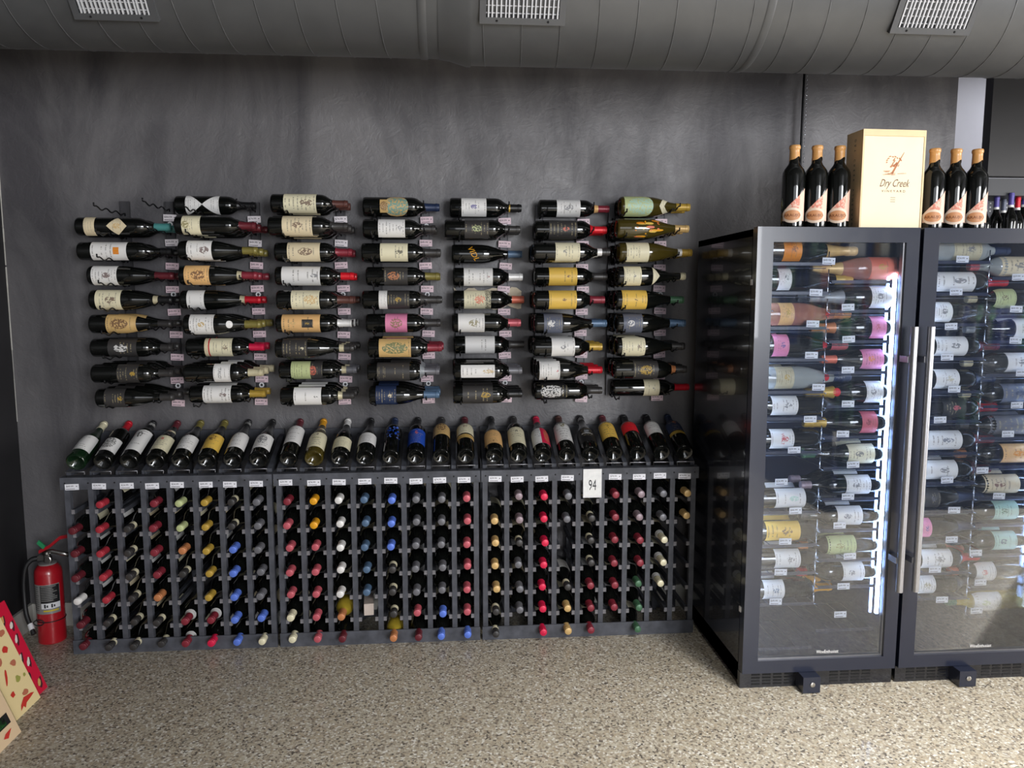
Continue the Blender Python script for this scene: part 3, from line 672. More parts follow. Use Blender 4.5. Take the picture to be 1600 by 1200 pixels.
def floor_racks():
    for ri, (X0, nc, where, pit) in enumerate(RK):
        t = thing('wooden_wine_rack', f'charcoal stained wooden wine rack {where}, {nc} columns of slots', 'wine rack', (X0, FY, 0), 'wooden wine racks on the floor')
        bpy.context.view_layer.update()
        Wd = nc*pit
        ub = MB().box(-.0105, .0105, 0, .022, 0, .735).mesh('front_post', M['rackwood'])
        rb = MB().box(-.0105, .0105, .25, .272, 0, .735).mesh('rear_post', M['rackwood'])
        sl = MB(); d = Vector((0, .272, .112)); 
        sl.add([(x, y, z) for x in (-.0095, .0095) for y, z in ((.022, .735), (.272, .735), (.272, .850), (.022, .752))], [(0, 1, 2, 3), (7, 6, 5, 4), (0, 4, 5, 1), (1, 5, 6, 2), (2, 6, 7, 3), (3, 7, 4, 0)])
        sm = sl.mesh('sloped_divider', M['rackwood'])
        for i in range(nc+1):
            x = min(max(i*pit, .0105), Wd-.0105)
            ob('front_post', ub, t, loc=(x, 0, 0)); ob('rear_post', rb, t, loc=(x, 0, 0)); ob('sloped_divider', sm, t, loc=(x, 0, 0))
            for k in range(7):
                zr = SLZ[k]-.0355
                for s in (-1, 1):
                    if (i == 0 and s < 0) or (i == nc and s > 0): continue
                    if k == 6 and zr < .03: continue
                    ob('bottle_runner', run_me, t, loc=(x+s*.0173, .002, zr))
        ob('base_board', MB().box(-.003, Wd+.003, -.006, 0, 0, .058).mesh('base_board', M['rackwood']), t)
        ob('top_rail', MB().box(-.006, Wd+.006, -.018, -.0, .688, .737).box(-.006, Wd+.006, 0, .022, .735, .7375).mesh('top_rail', M['rackwood']), t)
        ob('back_board', MB().box(0, Wd, .274, .282, .735, .872).mesh('back_board', M['rackwood']), t)
        ob('rear_base', MB().box(0, Wd, .273, .282, .0, .03).mesh('rear_base', M['rackwood']), t)
        br = MB(); w = .034
        br.tube([(-w, -.008, .738), (-w-.003, -.010, .758), (w+.003, -.010, .758), (w, -.008, .738)], .0016, 6)
        bm = br.mesh('bottle_stop', M['steel'], True)
        nl = MB().lathe([(0, .0035), (.001, .003)], 8); nm = nl.mesh('rail_screw', M['slot']); nm.transform(Matrix.Rotation(pi/2, 4, 'X'))
        for i in range(nc):
            xc = (i+.5)*pit
            ob('bottle_stop', bm, t, loc=(xc, .0, 0))
            if not (ri == 2 and i == 4): tag(t, X0+xc+rnd.uniform(-.008, .006)-.004, FY-.0196, .699+rnd.uniform(-.002, .003), .053, .024, (240, 240, 248), rnd.uniform(-.03, .03))
        for i in range(nc+1): ob('rail_screw', nm, t, loc=(min(max(i*pit, .012), Wd-.012), -.018, .714))
        # bottles in the slots
        for k, rowc in enumerate(CONT[ri]):
            for i, c in enumerate(rowc):
                if c == '.': continue
                cap = cpt[c]; sh = 'u' if c in 'gCrcwGB' and ri != 1 else 'b'
                x = X0+(i+.5)*pit+rnd.uniform(-.003, .003); band = None; gl = 'd'; capz = .245
                if c in 'B': capz = .262; band = ('cream', .80, .86); cap = 'charcoal'
                if c == 'O': gl = 'y'
                if c == 'C' and ri == 2: band = ('white', .72, .80)
                if c == 'M' and k > 4 and ri == 0: band = ('white', .76, .82)
                L = .302+rnd.uniform(-.004, .004); yt = FY-.038-rnd.uniform(0, .022)
                mt = orient((x, yt+L, SLZ[k]+.0025), (rnd.uniform(-.012, .012), -1, rnd.uniform(-.006, .0)), (rnd.uniform(-.3, .3), 0, 1))
                rw = {0: 'rack beside the extinguisher', 1: 'middle rack', 2: 'rack beside the fridge'}[ri]
                cw = {'B': 'cream-banded black', 'O': 'copper', 'C': 'pale gold'}.get(c, cap)
                lab = [(.2, .5, 75, rnd.choice(['white', 'cream', 'ivory']))]
                bottle(mt, sh, .0368 if sh == 'b' else .0372, L, f'{cw}-capped bottle, {ORD[k]} slot down in {ORD[i]} column, {rw}', 'bottles in the wooden racks', cap, capz, gl, lab, band, 18)
        # display bottles tilted on top
        for i, dsp in enumerate(DISP[ri]):
            gl, cap, paper, (la, lb), acc, sh = dsp[:6]; ex = dsp[6] if len(dsp) > 6 else ''
            th = R(22); x = X0+(i+.5)*pit
            labs = []; txt = []; band = None
            a = acc or ('grey', .5, 0.)
            if paper and ex != 'split': labs.append((la, lb, 74, paper, 'rect', a[0], a[1], a[2]))
            if ex == 'split':
                labs.append((la, lb, 74, 'white')); 
            if ex == 'band': band = ('white', .87, .93)
            if ex == 'collar': labs.append((.62, .68, 70, 'cream', 'rect', 'red', .5, .3))
            if ex == 'gold': labs.append((.3, .39, 74, 'tan', 'rect', 'gold', .5, .5)); txt.append(('BV', .6, .016, 'maroon', 0, 0))
            if ex == 'goldlow': labs.append((.34, .41, 74, 'gold'))
            if ri == 1 and i == 1: txt.append(('RAMEY', .34, .0125, 'olive', 0, 0))
            if ri == 2 and i == 4: txt.append(('AMARONE', .36, .0115, 'white', 0, 0))
            capz = .24 if sh == 'b' else .245
            mt = orient((x+rnd.uniform(-.002, .002), FY+.002, .793), (0, cos(th), sin(th)), (0, -.4, 1))
            pn = f'{paper} label' if paper else 'blue painted splashes'
            rw = {0: 'top of rack beside extinguisher', 1: 'top of middle rack', 2: 'top of rack beside fridge'}[ri]
            b = bottle(mt, sh, .0385 if sh == 'u' else .037, .297, f'tilted display bottle, {pn}, {cap} cap, {ORD[i]} along {rw}', 'display bottles tilted on the racks', cap, capz, gl, labs, band, 28, text=txt)
            if not paper: splashes(b, sh, 26, .33, .62, ('blue', 'azure', 'blue'), 55)
            if ex == 'split':
                lm = label_mesh(sh, la*.3, lb*.3, 37, 'rect')
                o = ob('label', lm, b, color=C('magenta'), ink=(.6, .3, .1), accent=C('copper'), crest=(.5, .4, .3)); o.rotation_euler = (0, 0, R(37.5)); o.scale = (1.012, 1.012, 1)
floor_racks()
# the 94 points card
P = at(926, 754, FY-.03)
cd = thing('score_card', 'white card with a black 94 hanging on the rack below a black bottle', 'card', (P.x, FY-.024, P.z))
ob('card', MB().box(-.036, .036, -.001, .001, -.058, .056).mesh('card', M['card']), cd, color=(.9, .9, .9))
vs, fs = text_geo('94')
ob('lettering', MB().add([(x*.034, -.0014, y*.064-.014) for x, y, z in vs], fs).mesh('lettering', M['print']), cd)
ob('clear_holder', MB().box(-.039, .039, .0012, .002, -.066, -.05).box(-.039, -.036, -.0016, .002, -.066, .056).box(.036, .039, -.0016, .002, -.066, .056).mesh('clear_holder', M['white_plastic']), cd)
# loose paper bags poking out of empty slots
pb = MB().box(-.02, .02, 0, .12, 0, .05, mat=Matrix.Rotation(.1, 4, 'Z'))
thing('paper_box', 'small pale cardboard box lying in an empty slot of the middle rack', 'box', (-.718+3.5*.1031, FY+.02, SLZ[5]-.026), me=pb.mesh('paper_box', simple('pale_cardboard', (205, 190, 180), .6)))

# ------------------------------------------------------------------ wine fridges
def fridge(X0, which):
    W_ = .588; FYf = 2.62; BK = 3.262; HT = 1.69
    t = thing('wine_fridge', f'tall black glass-door wine fridge {which}', 'fridge', (X0, FYf, 0), 'glass door wine fridges')
    bpy.context.view_layer.update()
    c = MB()
    y0, y1 = .045, BK-FYf
    c.box(0, .02, y0, y1, .02, HT-.005); c.box(W_-.02, W_, y0, y1, .02, HT-.005)
    c.box(0, W_, y0, y1, HT-.03, HT-.005); c.box(0, W_, y0, y1, .02, .09); c.box(.02, W_-.02, y1-.02, y1, .09, HT-.03)
    ob('cabinet', c.mesh('cabinet', M['fridge_black']), t)
    li = MB(); li.box(.0201, .022, y0+.005, y1-.02, .09, HT-.03); li.box(W_-.022, W_-.0201, y0+.005, y1-.02, .09, HT-.03); li.box(.022, W_-.022, y1-.0225, y1-.0205, .09, HT-.03)
    ob('liner', li.mesh('liner', M['liner']), t)
    ob('interior_floor', MB().box(.022, W_-.022, y0+.005, y1-.0225, .0901, .105).mesh('interior_floor', M['liner']), t)
    d = MB(); z0, z1 = .065, HT; fl, fr_, fb, ft = .058, .048, .048, .052
    d.box(0, fl, 0, .04, z0, z1); d.box(W_-fr_, W_, 0, .04, z0, z1); d.box(fl, W_-fr_, 0, .04, z0, z0+fb); d.box(fl, W_-fr_, 0, .04, z1-ft, z1)
    ob('door_frame', d.mesh('door_frame', M['door_black']), t)
    g_ = ob('glass_pane', MB().box(fl, W_-fr_, .012, .016, z0+fb, z1-ft).mesh('glass_pane', M['door_glass']), t)
    bd = MB(); e = .006
    bd.box(fl, W_-fr_, .010, .03, z0+fb, z0+fb+e); bd.box(W_-fr_-e, W_-fr_, .010, .03, z0+fb+e, z1-ft); 
    ob('glass_bead', bd.mesh('glass_bead', M['steel']), t)
    vs, fs = text_geo('WineEnthusiast')
    ob('lettering', MB().add([(fl+.27+x*.0135, .0108, z0+fb+.022+y*.018) for x, y, z in vs], fs).mesh('lettering', M['white_plastic']), t)
    # plinth with slotted grille
    pl = MB().box(0, W_, .02, .05, .0, .062).mesh('plinth', M['fridge_black']); ob('plinth', pl, t)
    sm = MB().box(-.016, .016, -.001, .0, -.0028, .0028).mesh('grille_slot', M['slot'])
    for gx in (.06, .102, .144, .186, .362, .404, .446, .488):
        for gz in (.014, .026, .038, .050): ob('grille_slot', sm, t, loc=(gx, .0198, gz))
    ft_ = ob('lock_bracket', MB().box(.215, .28, -.042, .02, .004, .064).mesh('lock_bracket', M['door_black']), t)
    lk = MB().lathe([(0, .009), (.003, .009), (.004, .006)], 16).mesh('lock', M['chrome'], True, 30); lk.transform(Matrix.Rotation(pi/2, 4, 'X'))
    ob('lock', lk, ft_, loc=(.25, -.042, .036)) 
    # LED tubes at both inner sides
    for lx, nm in ((W_-fr_-.006, 'a'), (fl+.004, 'b')):
        if nm == 'a':
            ob('led_strip', MB().box(lx-.004, lx+.006, .048, .058, .26, 1.53).mesh('led_strip', M['led']), t)
            ob('led_strip', MB().box(lx-.022, lx-.014, .060, .066, .26, 1.53).mesh('led_strip', M['led_blue']), t, label='bluish inner light bar')
        else: ob('led_strip', MB().box(lx-.018, lx-.008, .048, .058, .26, 1.53).mesh('led_strip', M['led']), t)
    # handle
    hx = W_-.035 if X0 < 1.3 else .012
    h = MB(); hy = -.055
    h.tube([(hx, hy, .385), (hx, hy, 1.345)], .0125, 20)
    hd = ob('handle', h.mesh('handle', M['steel'], True, 40), t)
    for hz in (1.23, .50): ob('handle_bracket', MB().box(hx-.016, hx+.016, hy+.005, 0, hz-.011, hz+.011).mesh('handle_bracket', M['steel']), hd)
    for hz in (1.5, .3):
        ob('hinge', MB().box(-.003, 0, .03, .045, hz-.01, hz+.01).mesh('hinge', M['white_plastic']), t)
    return t
F1 = fridge(1.058, 'nearer the racks'); F2 = fridge(1.660, 'farther from the racks')

# shelves + bottles inside; s='L': base at the left, 'R': base at the right
FB1 = [ # (side, y, label px0, px1, paper, cap px0, px1, cap colour, shape, glass, accent, count)
 ('L', 392, 1224, 1252, 'orange', 1295, 1338, 'tan', 'c', 'd', 'brown', 1),
 ('R', 420, 1360, 1404, 'coral', 1268, 1320, 'tan', 'c', 'r', 'gold', 1),
 ('L', 437, 1216, 1236, 'white', 1275, 1330, 'gold', 'c', 'd', 'grey', 1),
 ('R', 465, 1361, 1393, 'white', 1260, 1326, 'silver', 'c', 'd', 'grey', 2),
 ('L', 491, 1218, 1240, 'peach', 1275, 1327, 'copper', 'c', 'r', 'gold', 1, 'MOET'),
 ('R', 512, 1361, 1384, 'pink', 1266, 1310, 'copper', 'c', 'd', 'rose', 1),
 ('L', 540, 1208, 1232, 'pink', 1275, 1322, 'rose', 'c', 'd', 'violet', 2, 'MOET'),
 ('R', 561, 1347, 1380, 'pink', 1288, 1300, 'coral', 'u', 'd', 'orange', 1),
 ('L', 590, 1212, 1240, 'beige', 1279, 1327, 'navy', 'c', 'k', 'gold', 2, 'MOET'),
 ('R', 612, 1353, 1379, 'white', 1253, 1308, 'gold', 'c', 'd', 'grey', 1, 'VEUVE'),
 ('L', 633, 1206, 1246, 'white', 1290, 1325, 'charcoal', 'b', 'd', 'grey', 1),
 ('R', 659, 1346, 1370, 'rose', 1247, 1295, 'gold', 'c', 'd', 'maroon', 1),
 ('L', 685, 1204, 1240, 'white', 1285, 1310, 'navy', 'b', 'd', 'red', 1, 'WALT'),
 ('R', 708, 1326, 1366, 'cream', 1250, 1278, 'green', 'u', 'd', 'grey', 2),
 ('R', 756, 1322, 1360, 'white', 1240, 1272, 'mauve', 'b', 'd', 'grey', 2),
 ('L', 777, 1212, 1258, 'white', 1285, 1305, 'charcoal', 'b', 'd', 'mint', 2),
 ('R', 804, 1308, 1347, 'white', 1240, 1265, 'charcoal', 'b', 'd', 'slate', 2),
 ('L', 828, 1197, 1250, 'yellow', 1280, 1305, 'charcoal', 'b', 'd', 'brown', 2),
 ('R', 850, 1294, 1337, 'sage', 1237, 1262, 'copper', 'b', 'd', 'olive', 2),
 ('L', 871, 1211, 1250, 'white', 1280, 1303, 'charcoal', 'b', 'd', 'grey', 2),
 ('R', 891, 1317, 1350, 'white', 1237, 1265, 'red', 'b', 'd', 'grey', 2),
 ('L', 919, 1193, 1225, 'white', 1273, 1296, 'amber', 'b', 'd', 'steel', 2),
]
FB2 = [
 ('L', 392, 1490, 1533, 'beige', 1560, 1585, 'navy', 'b', 'k', 'grey', 1),
 ('R', 417, 1565, 1640, 'ivory', 1500, 1520, 'rose', 'b', 'k', 'grey', 1),
 ('L', 441, 1462, 1523, 'white', 1545, 1575, 'red', 'b', 'd', 'grey', 1),
 ('R', 467, 1550, 1574, 'sage', 1490, 1515, 'beige', 'b', 'd', 'brown', 1),
 ('L', 488, 1456, 1487, 'white', 1530, 1560, 'charcoal', 'u', 'd', 'grey', 1),
 ('R', 514, 1586, 1640, 'white', 1500, 1525, 'silver', 'u', 'd', 'grey', 2),
 ('L', 541, 1462, 1511, 'white', 1532, 1558, 'maroon', 'b', 'd', 'grey', 1),
 ('R', 566, 1573, 1640, 'white', 1500, 1520, 'beige', 'b', 'd', 'grey', 1),
 ('L', 592, 1461, 1498, 'white', 1525, 1552, 'navy', 'b', 'd', 'beige', 1),
 ('R', 614, 1566, 1640, 'slate', 1490, 1515, 'beige', 'b', 'd', 'navy', 1),
 ('L', 637, 1472, 1508, 'black', 1530, 1555, 'red', 'b', 'd', 'rose', 1),
 ('R', 663, 1547, 1620, 'grey', 1480, 1500, 'charcoal', 'b', 'd', 'slate', 2),
 ('L', 687, 1447, 1502, 'white', 1525, 1550, 'burgundy', 'b', 'd', 'slate', 1),
 ('R', 707, 1566, 1640, 'peach', 1490, 1510, 'copper', 'b', 'd', 'orange', 1),
 ('L', 733, 1445, 1495, 'white', 1520, 1545, 'maroon', 'b', 'd', 'grey', 2),
 ('R', 755, 1539, 1592, 'ivory', 1480, 1505, 'charcoal', 'b', 'd', 'maroon', 2),
 ('L', 777, 1442, 1468, 'charcoal', 1500, 1525, 'navy', 'u', 'd', 'grey', 1),
 ('R', 796, 1553, 1590, 'mint', 1490, 1510, 'charcoal', 'b', 'd', 'green', 1),
 ('L', 823, 1437, 1455, 'pink', 1500, 1525, 'navy', 'u', 'd', 'violet', 1),
 ('R', 843, 1553, 1588, 'mint', 1480, 1505, 'navy', 'b', 'd', 'slate', 2),
 ('L', 871, 1440, 1487, 'white', 1505, 1525, 'red', 'b', 'd', 'grey', 2),
 ('R', 891, 1520, 1555, 'white', 1470, 1495, 'coral', 'b', 'd', 'red', 1),
 ('L', 911, 1428, 1461, 'white', 1495, 1515, 'charcoal', 'b', 'd', 'olive', 2),
 ('R', 938, 1518, 1565, 'white', 1470, 1490, 'green', 'b', 'y', 'sage', 1),
]
def wire_shelf(w, side):
    b = MB()
    b.tube([(0, 0, 0), (w*.62, 0, 0), (w*.66, 0, .006), (w, 0, .006)], .0017, 6); b.tube([(0, .02, -.012), (w, .02, -.012)], .0015, 6)
    b.tube([(0, .25, 0), (w, .25, 0)], .0015, 6)
    for k in range(5): b.tube([(w*k/4, 0, 0 if k < 3 else .006), (w*k/4, .25, 0)], .0013, 5)
    if side == 'R': b.v = [(-x, y, z) for x, y, z in b.v]; b.f = [f[::-1] for f in b.f]
    return b
def hoop(s):
    pts = [(0, 0, 0), (s*.012, 0, .012), (s*.02, 0, .035), (s*.017, 0, .058), (s*.0, 0, .066), (-s*.02, 0, .064)]
    return MB().tube([Vector(p) for p in pts], .0022, 8)
def fill_fridge(F, X0, rows, fw, empties):
    YA = 2.712; bx0, bx1 = X0+.052, X0+.588-.045
    hw = .225
    sms = {q: wire_shelf(hw, q).mesh('wire_shelf', M['shelf_wire'], True) for q in 'LR'}
    rail = {q: MB().box(*((0, hw) if q == 'L' else (-hw, 0)), -.004, -.002, -.003, .008).mesh('price_rail', M['rail']) for q in 'LR'}
    ox = {'L': bx0+.006-X0, 'R': bx1-.022-X0}
    hpL, hpR = hoop(-1).mesh('end_hoop', M['chrome_wire'], True), hoop(1).mesh('end_hoop', M['chrome_wire'], True)
    ck = MB().tube([(0, 0, .045), (0, 0, 0), (.012, 0, -.006)], .002, 6).mesh('neck_stop', M['chrome_wire'], True)
    for e in rows:
        s, y, l0, l1, paper, c0, c1, cap, sh, gl, acc, n = e[:12]; tx = e[12] if len(e) > 12 else None
        rad_ = .042 if sh == 'c' else .0385 if sh == 'u' else .0375
        z = at((l0+l1)/2, y, YA).z
        L = .315 if sh == 'c' else .30
        if s == 'L':
            xb = bx0-.002 + (0.02 if l0 > X0*900 else 0); d = (1, 0, 0); tip = at(c1, y, YA).x
            if tip-xb < .30: xb = xb
            else: L = min(.335, tip-xb)
        else:
            xb = bx1+.028; d = (-1, 0, 0); tip = at(c0, y, YA).x; L = max(.28, min(.335, xb-tip))
        fr = lambda px: abs(at(px, y, YA-rad_*.8).x-xb)/L
        a, b_ = sorted((fr(l0), fr(l1))); a = max(.02, min(a, .5)); b_ = min(max(b_, a+.06), .72)
        q0, q1 = sorted((fr(c0), fr(c1))); capz = min(.27, max(.19, (q0 if q0 > .6 else .8)*.3))
        if c1-c0 < 18: capz = .24
        txt = []
        fn = 'fridge nearer the racks' if X0 < 1.3 else 'fridge farther from the racks'
        for k in range(n):
            Yk = YA+.092*k
            mt = orient((xb, Yk, z), d, (0, -1, .12))
            wd = 'front' if k == 0 else 'rear'
            sd = {'L': 'neck pointing away from racks', 'R': 'neck pointing towards racks'}[s]
            idx = [r for r in rows if r[0] == s].index(e)
            lbl = f'{wd} bottle, {paper} label, {cap} foil, {ORDX[idx]} neck-{"outward" if s=="L" else "inward"} level of {fn}'
            if k:
                rear_bottle(mt, sh, rad_, L, cap, capz, [(a, b_, 70, paper)], None); continue
            bt = bottle(mt, sh, rad_, L, lbl, 'bottles inside the wine fridges', cap, capz, gl, [(a, b_, 70, paper, 'rect', acc, .6, .16)], ('white', .93, .96) if False else None, 22)
            if tx and k == 0:
                if tx == 'WALT': ob('lettering', wrap_text(sh, 'WALT', (a+b_)/2*.3, .016), bt, color=C('red'))
                elif tx == 'MOET':
                    vs, fs = text_geo('MOET'); out = []
                    for x, yy_, _ in vs:
                        zz = .258+x*.0115*1.3; r = prad(sh, zz)+.0018; th = -yy_*.0115*1.3/r
                        out.append((r*sin(th), -r*cos(th), zz))
                    ob('lettering', MB().add(out, fs).mesh('lettering', M['paint']), bt, color=C('charcoal') if cap != 'navy' else C('silver'))
                    ob('foil_seal', label_mesh(sh, .205, .222, 40, 'oval'), bt, color=C('red'), ink=(1, .8, .3), accent=C('red'), crest=(.5, 0., 0.))
                elif tx == 'VEUVE':
                    ob('foil_seal', label_mesh(sh, .19, .212, 40, 'oval'), bt, color=C('scarlet'), ink=(1, .8, .3), accent=C('red'), crest=(.5, 0., 0.))
        if sh == 'c' and False: pass
        zs = z-rad_-.009
        hx = (xb-.004 if s == 'L' else xb+.004)
        sh_o = ob('wire_shelf', sms[s], F, loc=(ox[s], .047, zs))
        ob('price_rail', rail[s], sh_o)
        ob('end_hoop', hpL if s == 'L' else hpR, sh_o, loc=(hx-X0-ox[s], 0, 0))
        ob('neck_stop', ck, sh_o, loc=((hw if s == 'L' else -hw-.012), 0, .002))
    for z, q in empties:
        sh_o = ob('wire_shelf', sms[q], F, loc=(ox[q], .047, z)); ob('price_rail', rail[q], sh_o)
ORDX = ORD+['tenth', 'eleventh', 'twelfth']
fill_fridge(F1, 1.058, FB1, 1, [(.20, 'R'), (.135, 'L')]); fill_fridge(F2, 1.660, FB2, 1, [])
TG1 = [(1295, 408), (1275, 457), (1325, 480), (1270, 506), (1326, 530), (1268, 555), (1325, 578), (1279, 605), (1325, 631), (1266, 655), (1317, 678), (1241, 703), (1333, 726), (1221, 753), (1325, 776), (1243, 798), (1312, 821), (1227, 846), (1328, 869), (1220, 894), (1318, 916), (1212, 940), (1313, 960)]
TG2 = [(1504, 405), (1591, 433), (1494, 456), (1588, 483), (1486, 510), (1587, 532), (1480, 558), (1597, 583), (1491, 608), (1589, 633), (1469, 656), (1575, 678), (1535, 735), (1480, 750), (1561, 775), (1491, 797), (1487, 843), (1525, 864), (1461, 890), (1532, 910), (1472, 937), (1526, 954)]
for F, TG in ((F1, TG1), (F2, TG2)):
    for (px, py) in TG:
        P = at(px, py, 2.662); tag(F, P.x, 2.662, P.z, .047, .024, (240, 242, 250), rnd.uniform(-.04, .04))

# ------------------------------------------------------------------ on top of the fridges
TZ = 1.69
def big_bottle(px, Y, lab):
    P = at(px, 355, Y)
    az = math.atan2(P.x, P.y)
    t = bottle(orient((P.x, Y, TZ), (0, 0, 1), (-.45, -1, 0)), 'b', .0405, .292, lab, 'gold-waxed bottles on the fridges', None)
    ob('wax_cap', cap_mesh('b', .245), t, color=C('copper')); t.children[-1].data = wax_me
    n = Vector((-.0, -1, 0))
    o = ob('label', label_mesh('b', .028, .145, 60, 'wedge'), t, color=lin((240, 200, 180)), ink=(.5, .2, .18), accent=C('coral'), crest=(.6, .35, .3)); o.rotation_euler = (0, 0, R(8))
    o = ob('oval_label', label_mesh('b', .020, .075, 52, 'oval'), t, color=lin((246, 222, 200)), ink=(.5, .2, .18), accent=C('coral'), crest=(.6, .0, .0)); o.scale = (1.012, 1.012, 1)
    o = ob('oval_panel', label_mesh('b', .029, .066, 42, 'oval'), t, color=lin((216, 152, 104)), ink=(.5, .2, .18), accent=C('coral'), crest=(.6, .0, .0)); o.scale = (1.02, 1.02, 1)
    o = ob('lettering', araujo_me, t, color=lin((128, 66, 36))); o.scale = (1.02, 1.02, 1)
def wax():
    n = 24; vs = []; fs = []
    pr = [(0, .0168), (.03, .0162), (.042, .0162), (.044, .0182), (.052, .0182), (.056, .0165), (.058, .008)]
    for k, (z, r) in enumerate(pr):
        for j in range(n):
            a = 2*pi*j/n; dz = (-.012*cos(a-2.3)-.004*sin(3*a) if k == 0 else 0)
            vs.append((r*cos(a), r*sin(a), .245+z+dz))
    for i in range(len(pr)-1):
        for j in range(n): fs.append((i*n+j, i*n+(j+1) % n, (i+1)*n+(j+1) % n, (i+1)*n+j))
    fs += [tuple(range((len(pr)-1)*n, len(pr)*n))]
    return MB().add(vs, fs).mesh('wax_cap', M['wax'], True, 50)
wax_me = wax(); araujo_me = wrap_text('b', 'ARAUJO', .047, .0145)
for px, w_ in ((1237, 'nearest the wall-rack end'), (1272, 'second from the wall-rack end'), (1307, 'just before the wooden box')):
    big_bottle(px, 2.72, f'gold-waxed dark bottle with pink label on fridge, {w_}')
for px, w_ in ((1454, 'partly hidden behind the wooden box'), (1487, 'middle one beyond the wooden box'), (1520, 'last one beyond the wooden box')):
    big_bottle(px, 2.74, f'gold-waxed dark bottle with pink label on fridge, {w_}')
# wooden presentation box
BX, BY = at(1342, 355, 2.665).x, 2.665
m = Matrix.Translation((BX, BY, TZ))@Matrix.Rotation(R(2), 4, 'Z')
wb = thing('wooden_wine_box', 'tall pale wooden wine box with brown script standing on the fridges', 'box', mat=m)
w_, d_, h_ = .236, .105, .343
bm_ = MB().box(0, w_, .004, d_, 0, h_).box(0, w_, 0, .004, h_-.022, h_).box(0, .006, 0, .004, 0, h_-.022).box(w_-.006, w_, 0, .004, 0, h_-.022)
ob('box_body', bm_.mesh('box_body', M['pine']), wb)
ob('sliding_lid', MB().box(.007, w_-.007, .0015, .0039, 0, h_-.0235).mesh('sliding_lid', M['pine_face']), wb)
def flat_text(s, x, z, sx, sz, mat, shear=0., name='lettering'):
    vs, fs = text_geo(s, shear)
    ob(name, MB().add([(x+a*sx, .0010, z+b*sz) for a, b, c in vs], fs).mesh(name, M[mat]), wb)
flat_text('Dry Creek', w_*.5+.006, .158, .025, .038, 'brown_ink', .5)
flat_text('V I N E Y A R D', w_*.5+.006, .131, .0135, .012, 'brown_ink')
for k_, z_ in enumerate((.108, .101, .094)): ob('small_print', MB().box(w_*.5-.004, w_*.5+.014, .0009, .0012, z_, z_+.0015).mesh('small_print', M['brown_ink']), wb)
# boat emblem: mast, sails, waves
em = MB(); cx, cz = w_*.5+.004, .222
em.add([(cx-.012, .001, cz-.03), (cx-.004, .001, cz-.032), (cx+.036, .001, cz+.044), (cx+.034, .001, cz+.044)], [(0, 1, 2, 3)])
for k_ in range(9):
    a0 = .5+k_*.28; r0_ = .028+rnd.uniform(-.004, .006)
    p = [(cx-.002+cos(a0+q)*(r0_+dr), .001, cz+.002+sin(a0+q)*(r0_+dr)*.8) for q, dr in ((0, 0), (.22, .002), (.22, .006), (0, .005))]
    em.add(p, [(0, 1, 2, 3)])
for k_ in range(14):
    x_ = cx-.045+rnd.uniform(0, .07); z_ = cz-.022-rnd.uniform(0, .014); l_ = rnd.uniform(.012, .03)
    em.add([(x_, .001, z_), (x_+l_, .001, z_+.001), (x_+l_, .001, z_+.0025), (x_, .001, z_+.0015)], [(0, 1, 2, 3)])
for k_ in range(10):
    x_ = cx-.02+rnd.uniform(0, .04); z_ = cz-.012+rnd.uniform(0, .03); l_ = rnd.uniform(.006, .016)
    em.add([(x_, .001, z_), (x_+l_*.5, .001, z_-.001), (x_+l_, .001, z_+l_), (x_+l_*.8, .001, z_+l_)], [(0, 1, 2, 3)])
ob('boat_emblem', em.mesh('boat_emblem', M['rust_ink']), wb)
side = MB()
for i, ch_ in enumerate('DRY CREEK VINEYARD'):
    if ch_ == ' ': continue
    vs, fs = text_geo(ch_)
    z_ = h_-.032-i*.0172
    side.add([(-.0006, d_*.45+b*.016, z_-a*.014) for a, b, c in vs], [tuple(f) for f in fs])
ob('side_lettering', side.mesh('side_lettering', M['print']), wb)

# ------------------------------------------------------------------ beyond the wall end
panel('trim_2', 2.84, 3.9, 3.96, 4.02, 2.085, 3.2, M['wall_dark'])
gd = thing('shelf_unit', 'dark perforated metal shelf unit standing beyond the fridges', 'shelf', (2.36, 3.95, 0))
gm = MB().box(0, 1.0, .29, .31, 0, 2.02)
ob('back_panel', gm.mesh('back_panel', simple('gunmetal_panel', (70, 72, 80), .5, .3)), gd)
ob('header', MB().box(0, 1.0, .05, .29, 1.99, 2.08).mesh('header', simple('dark_header', (48, 50, 56), .5)), gd)
ob('shelf_board', MB().box(0, 1.0, 0, .29, 1.56, 1.585).mesh('shelf_board', M['strip']), gd)
ob('side_post', MB().box(-.02, 0, 0, .31, 0, 2.08).mesh('side_post', M['strip']), gd)
pd = MB()
for i in range(39):
    for j in range(3): pd.box(.02+i*.0245, .028+i*.0245, .288, .29, 1.93+j*.022, 1.937+j*.022)
ob('perforations', pd.mesh('perforations', M['vent_bar']), gd, kind='stuff')
for i, (px, py, c, w_) in enumerate([(1539, 310, 'violet', 'nearest the back wall'), (1558, 306, 'violet', 'second from the back wall'), (1569, 312, 'slate', 'small dull-capped one between two violet ones'), (1581, 302, 'violet', 'third violet one'), (1591, 307, 'red', 'the only red-capped one'), (1601, 301, 'violet', 'farthest along, cut by the frame edge')]):
    Y = 3.99+(i % 3)*.08
    P = at(px, py, Y); Lb = P.z-1.585
    bt = bottle(orient((P.x, Y, 1.585), (0, 0, 1), (-.5, -1, 0)), 'b', .034, Lb, f'{c}-capped dark bottle on the far shelf, {w_}', 'capped bottles on the far shelf', c, .255, 'd', [(.1, .45, 70, 'charcoal')], ('white', .82, .85))
    bt.children[1]; 

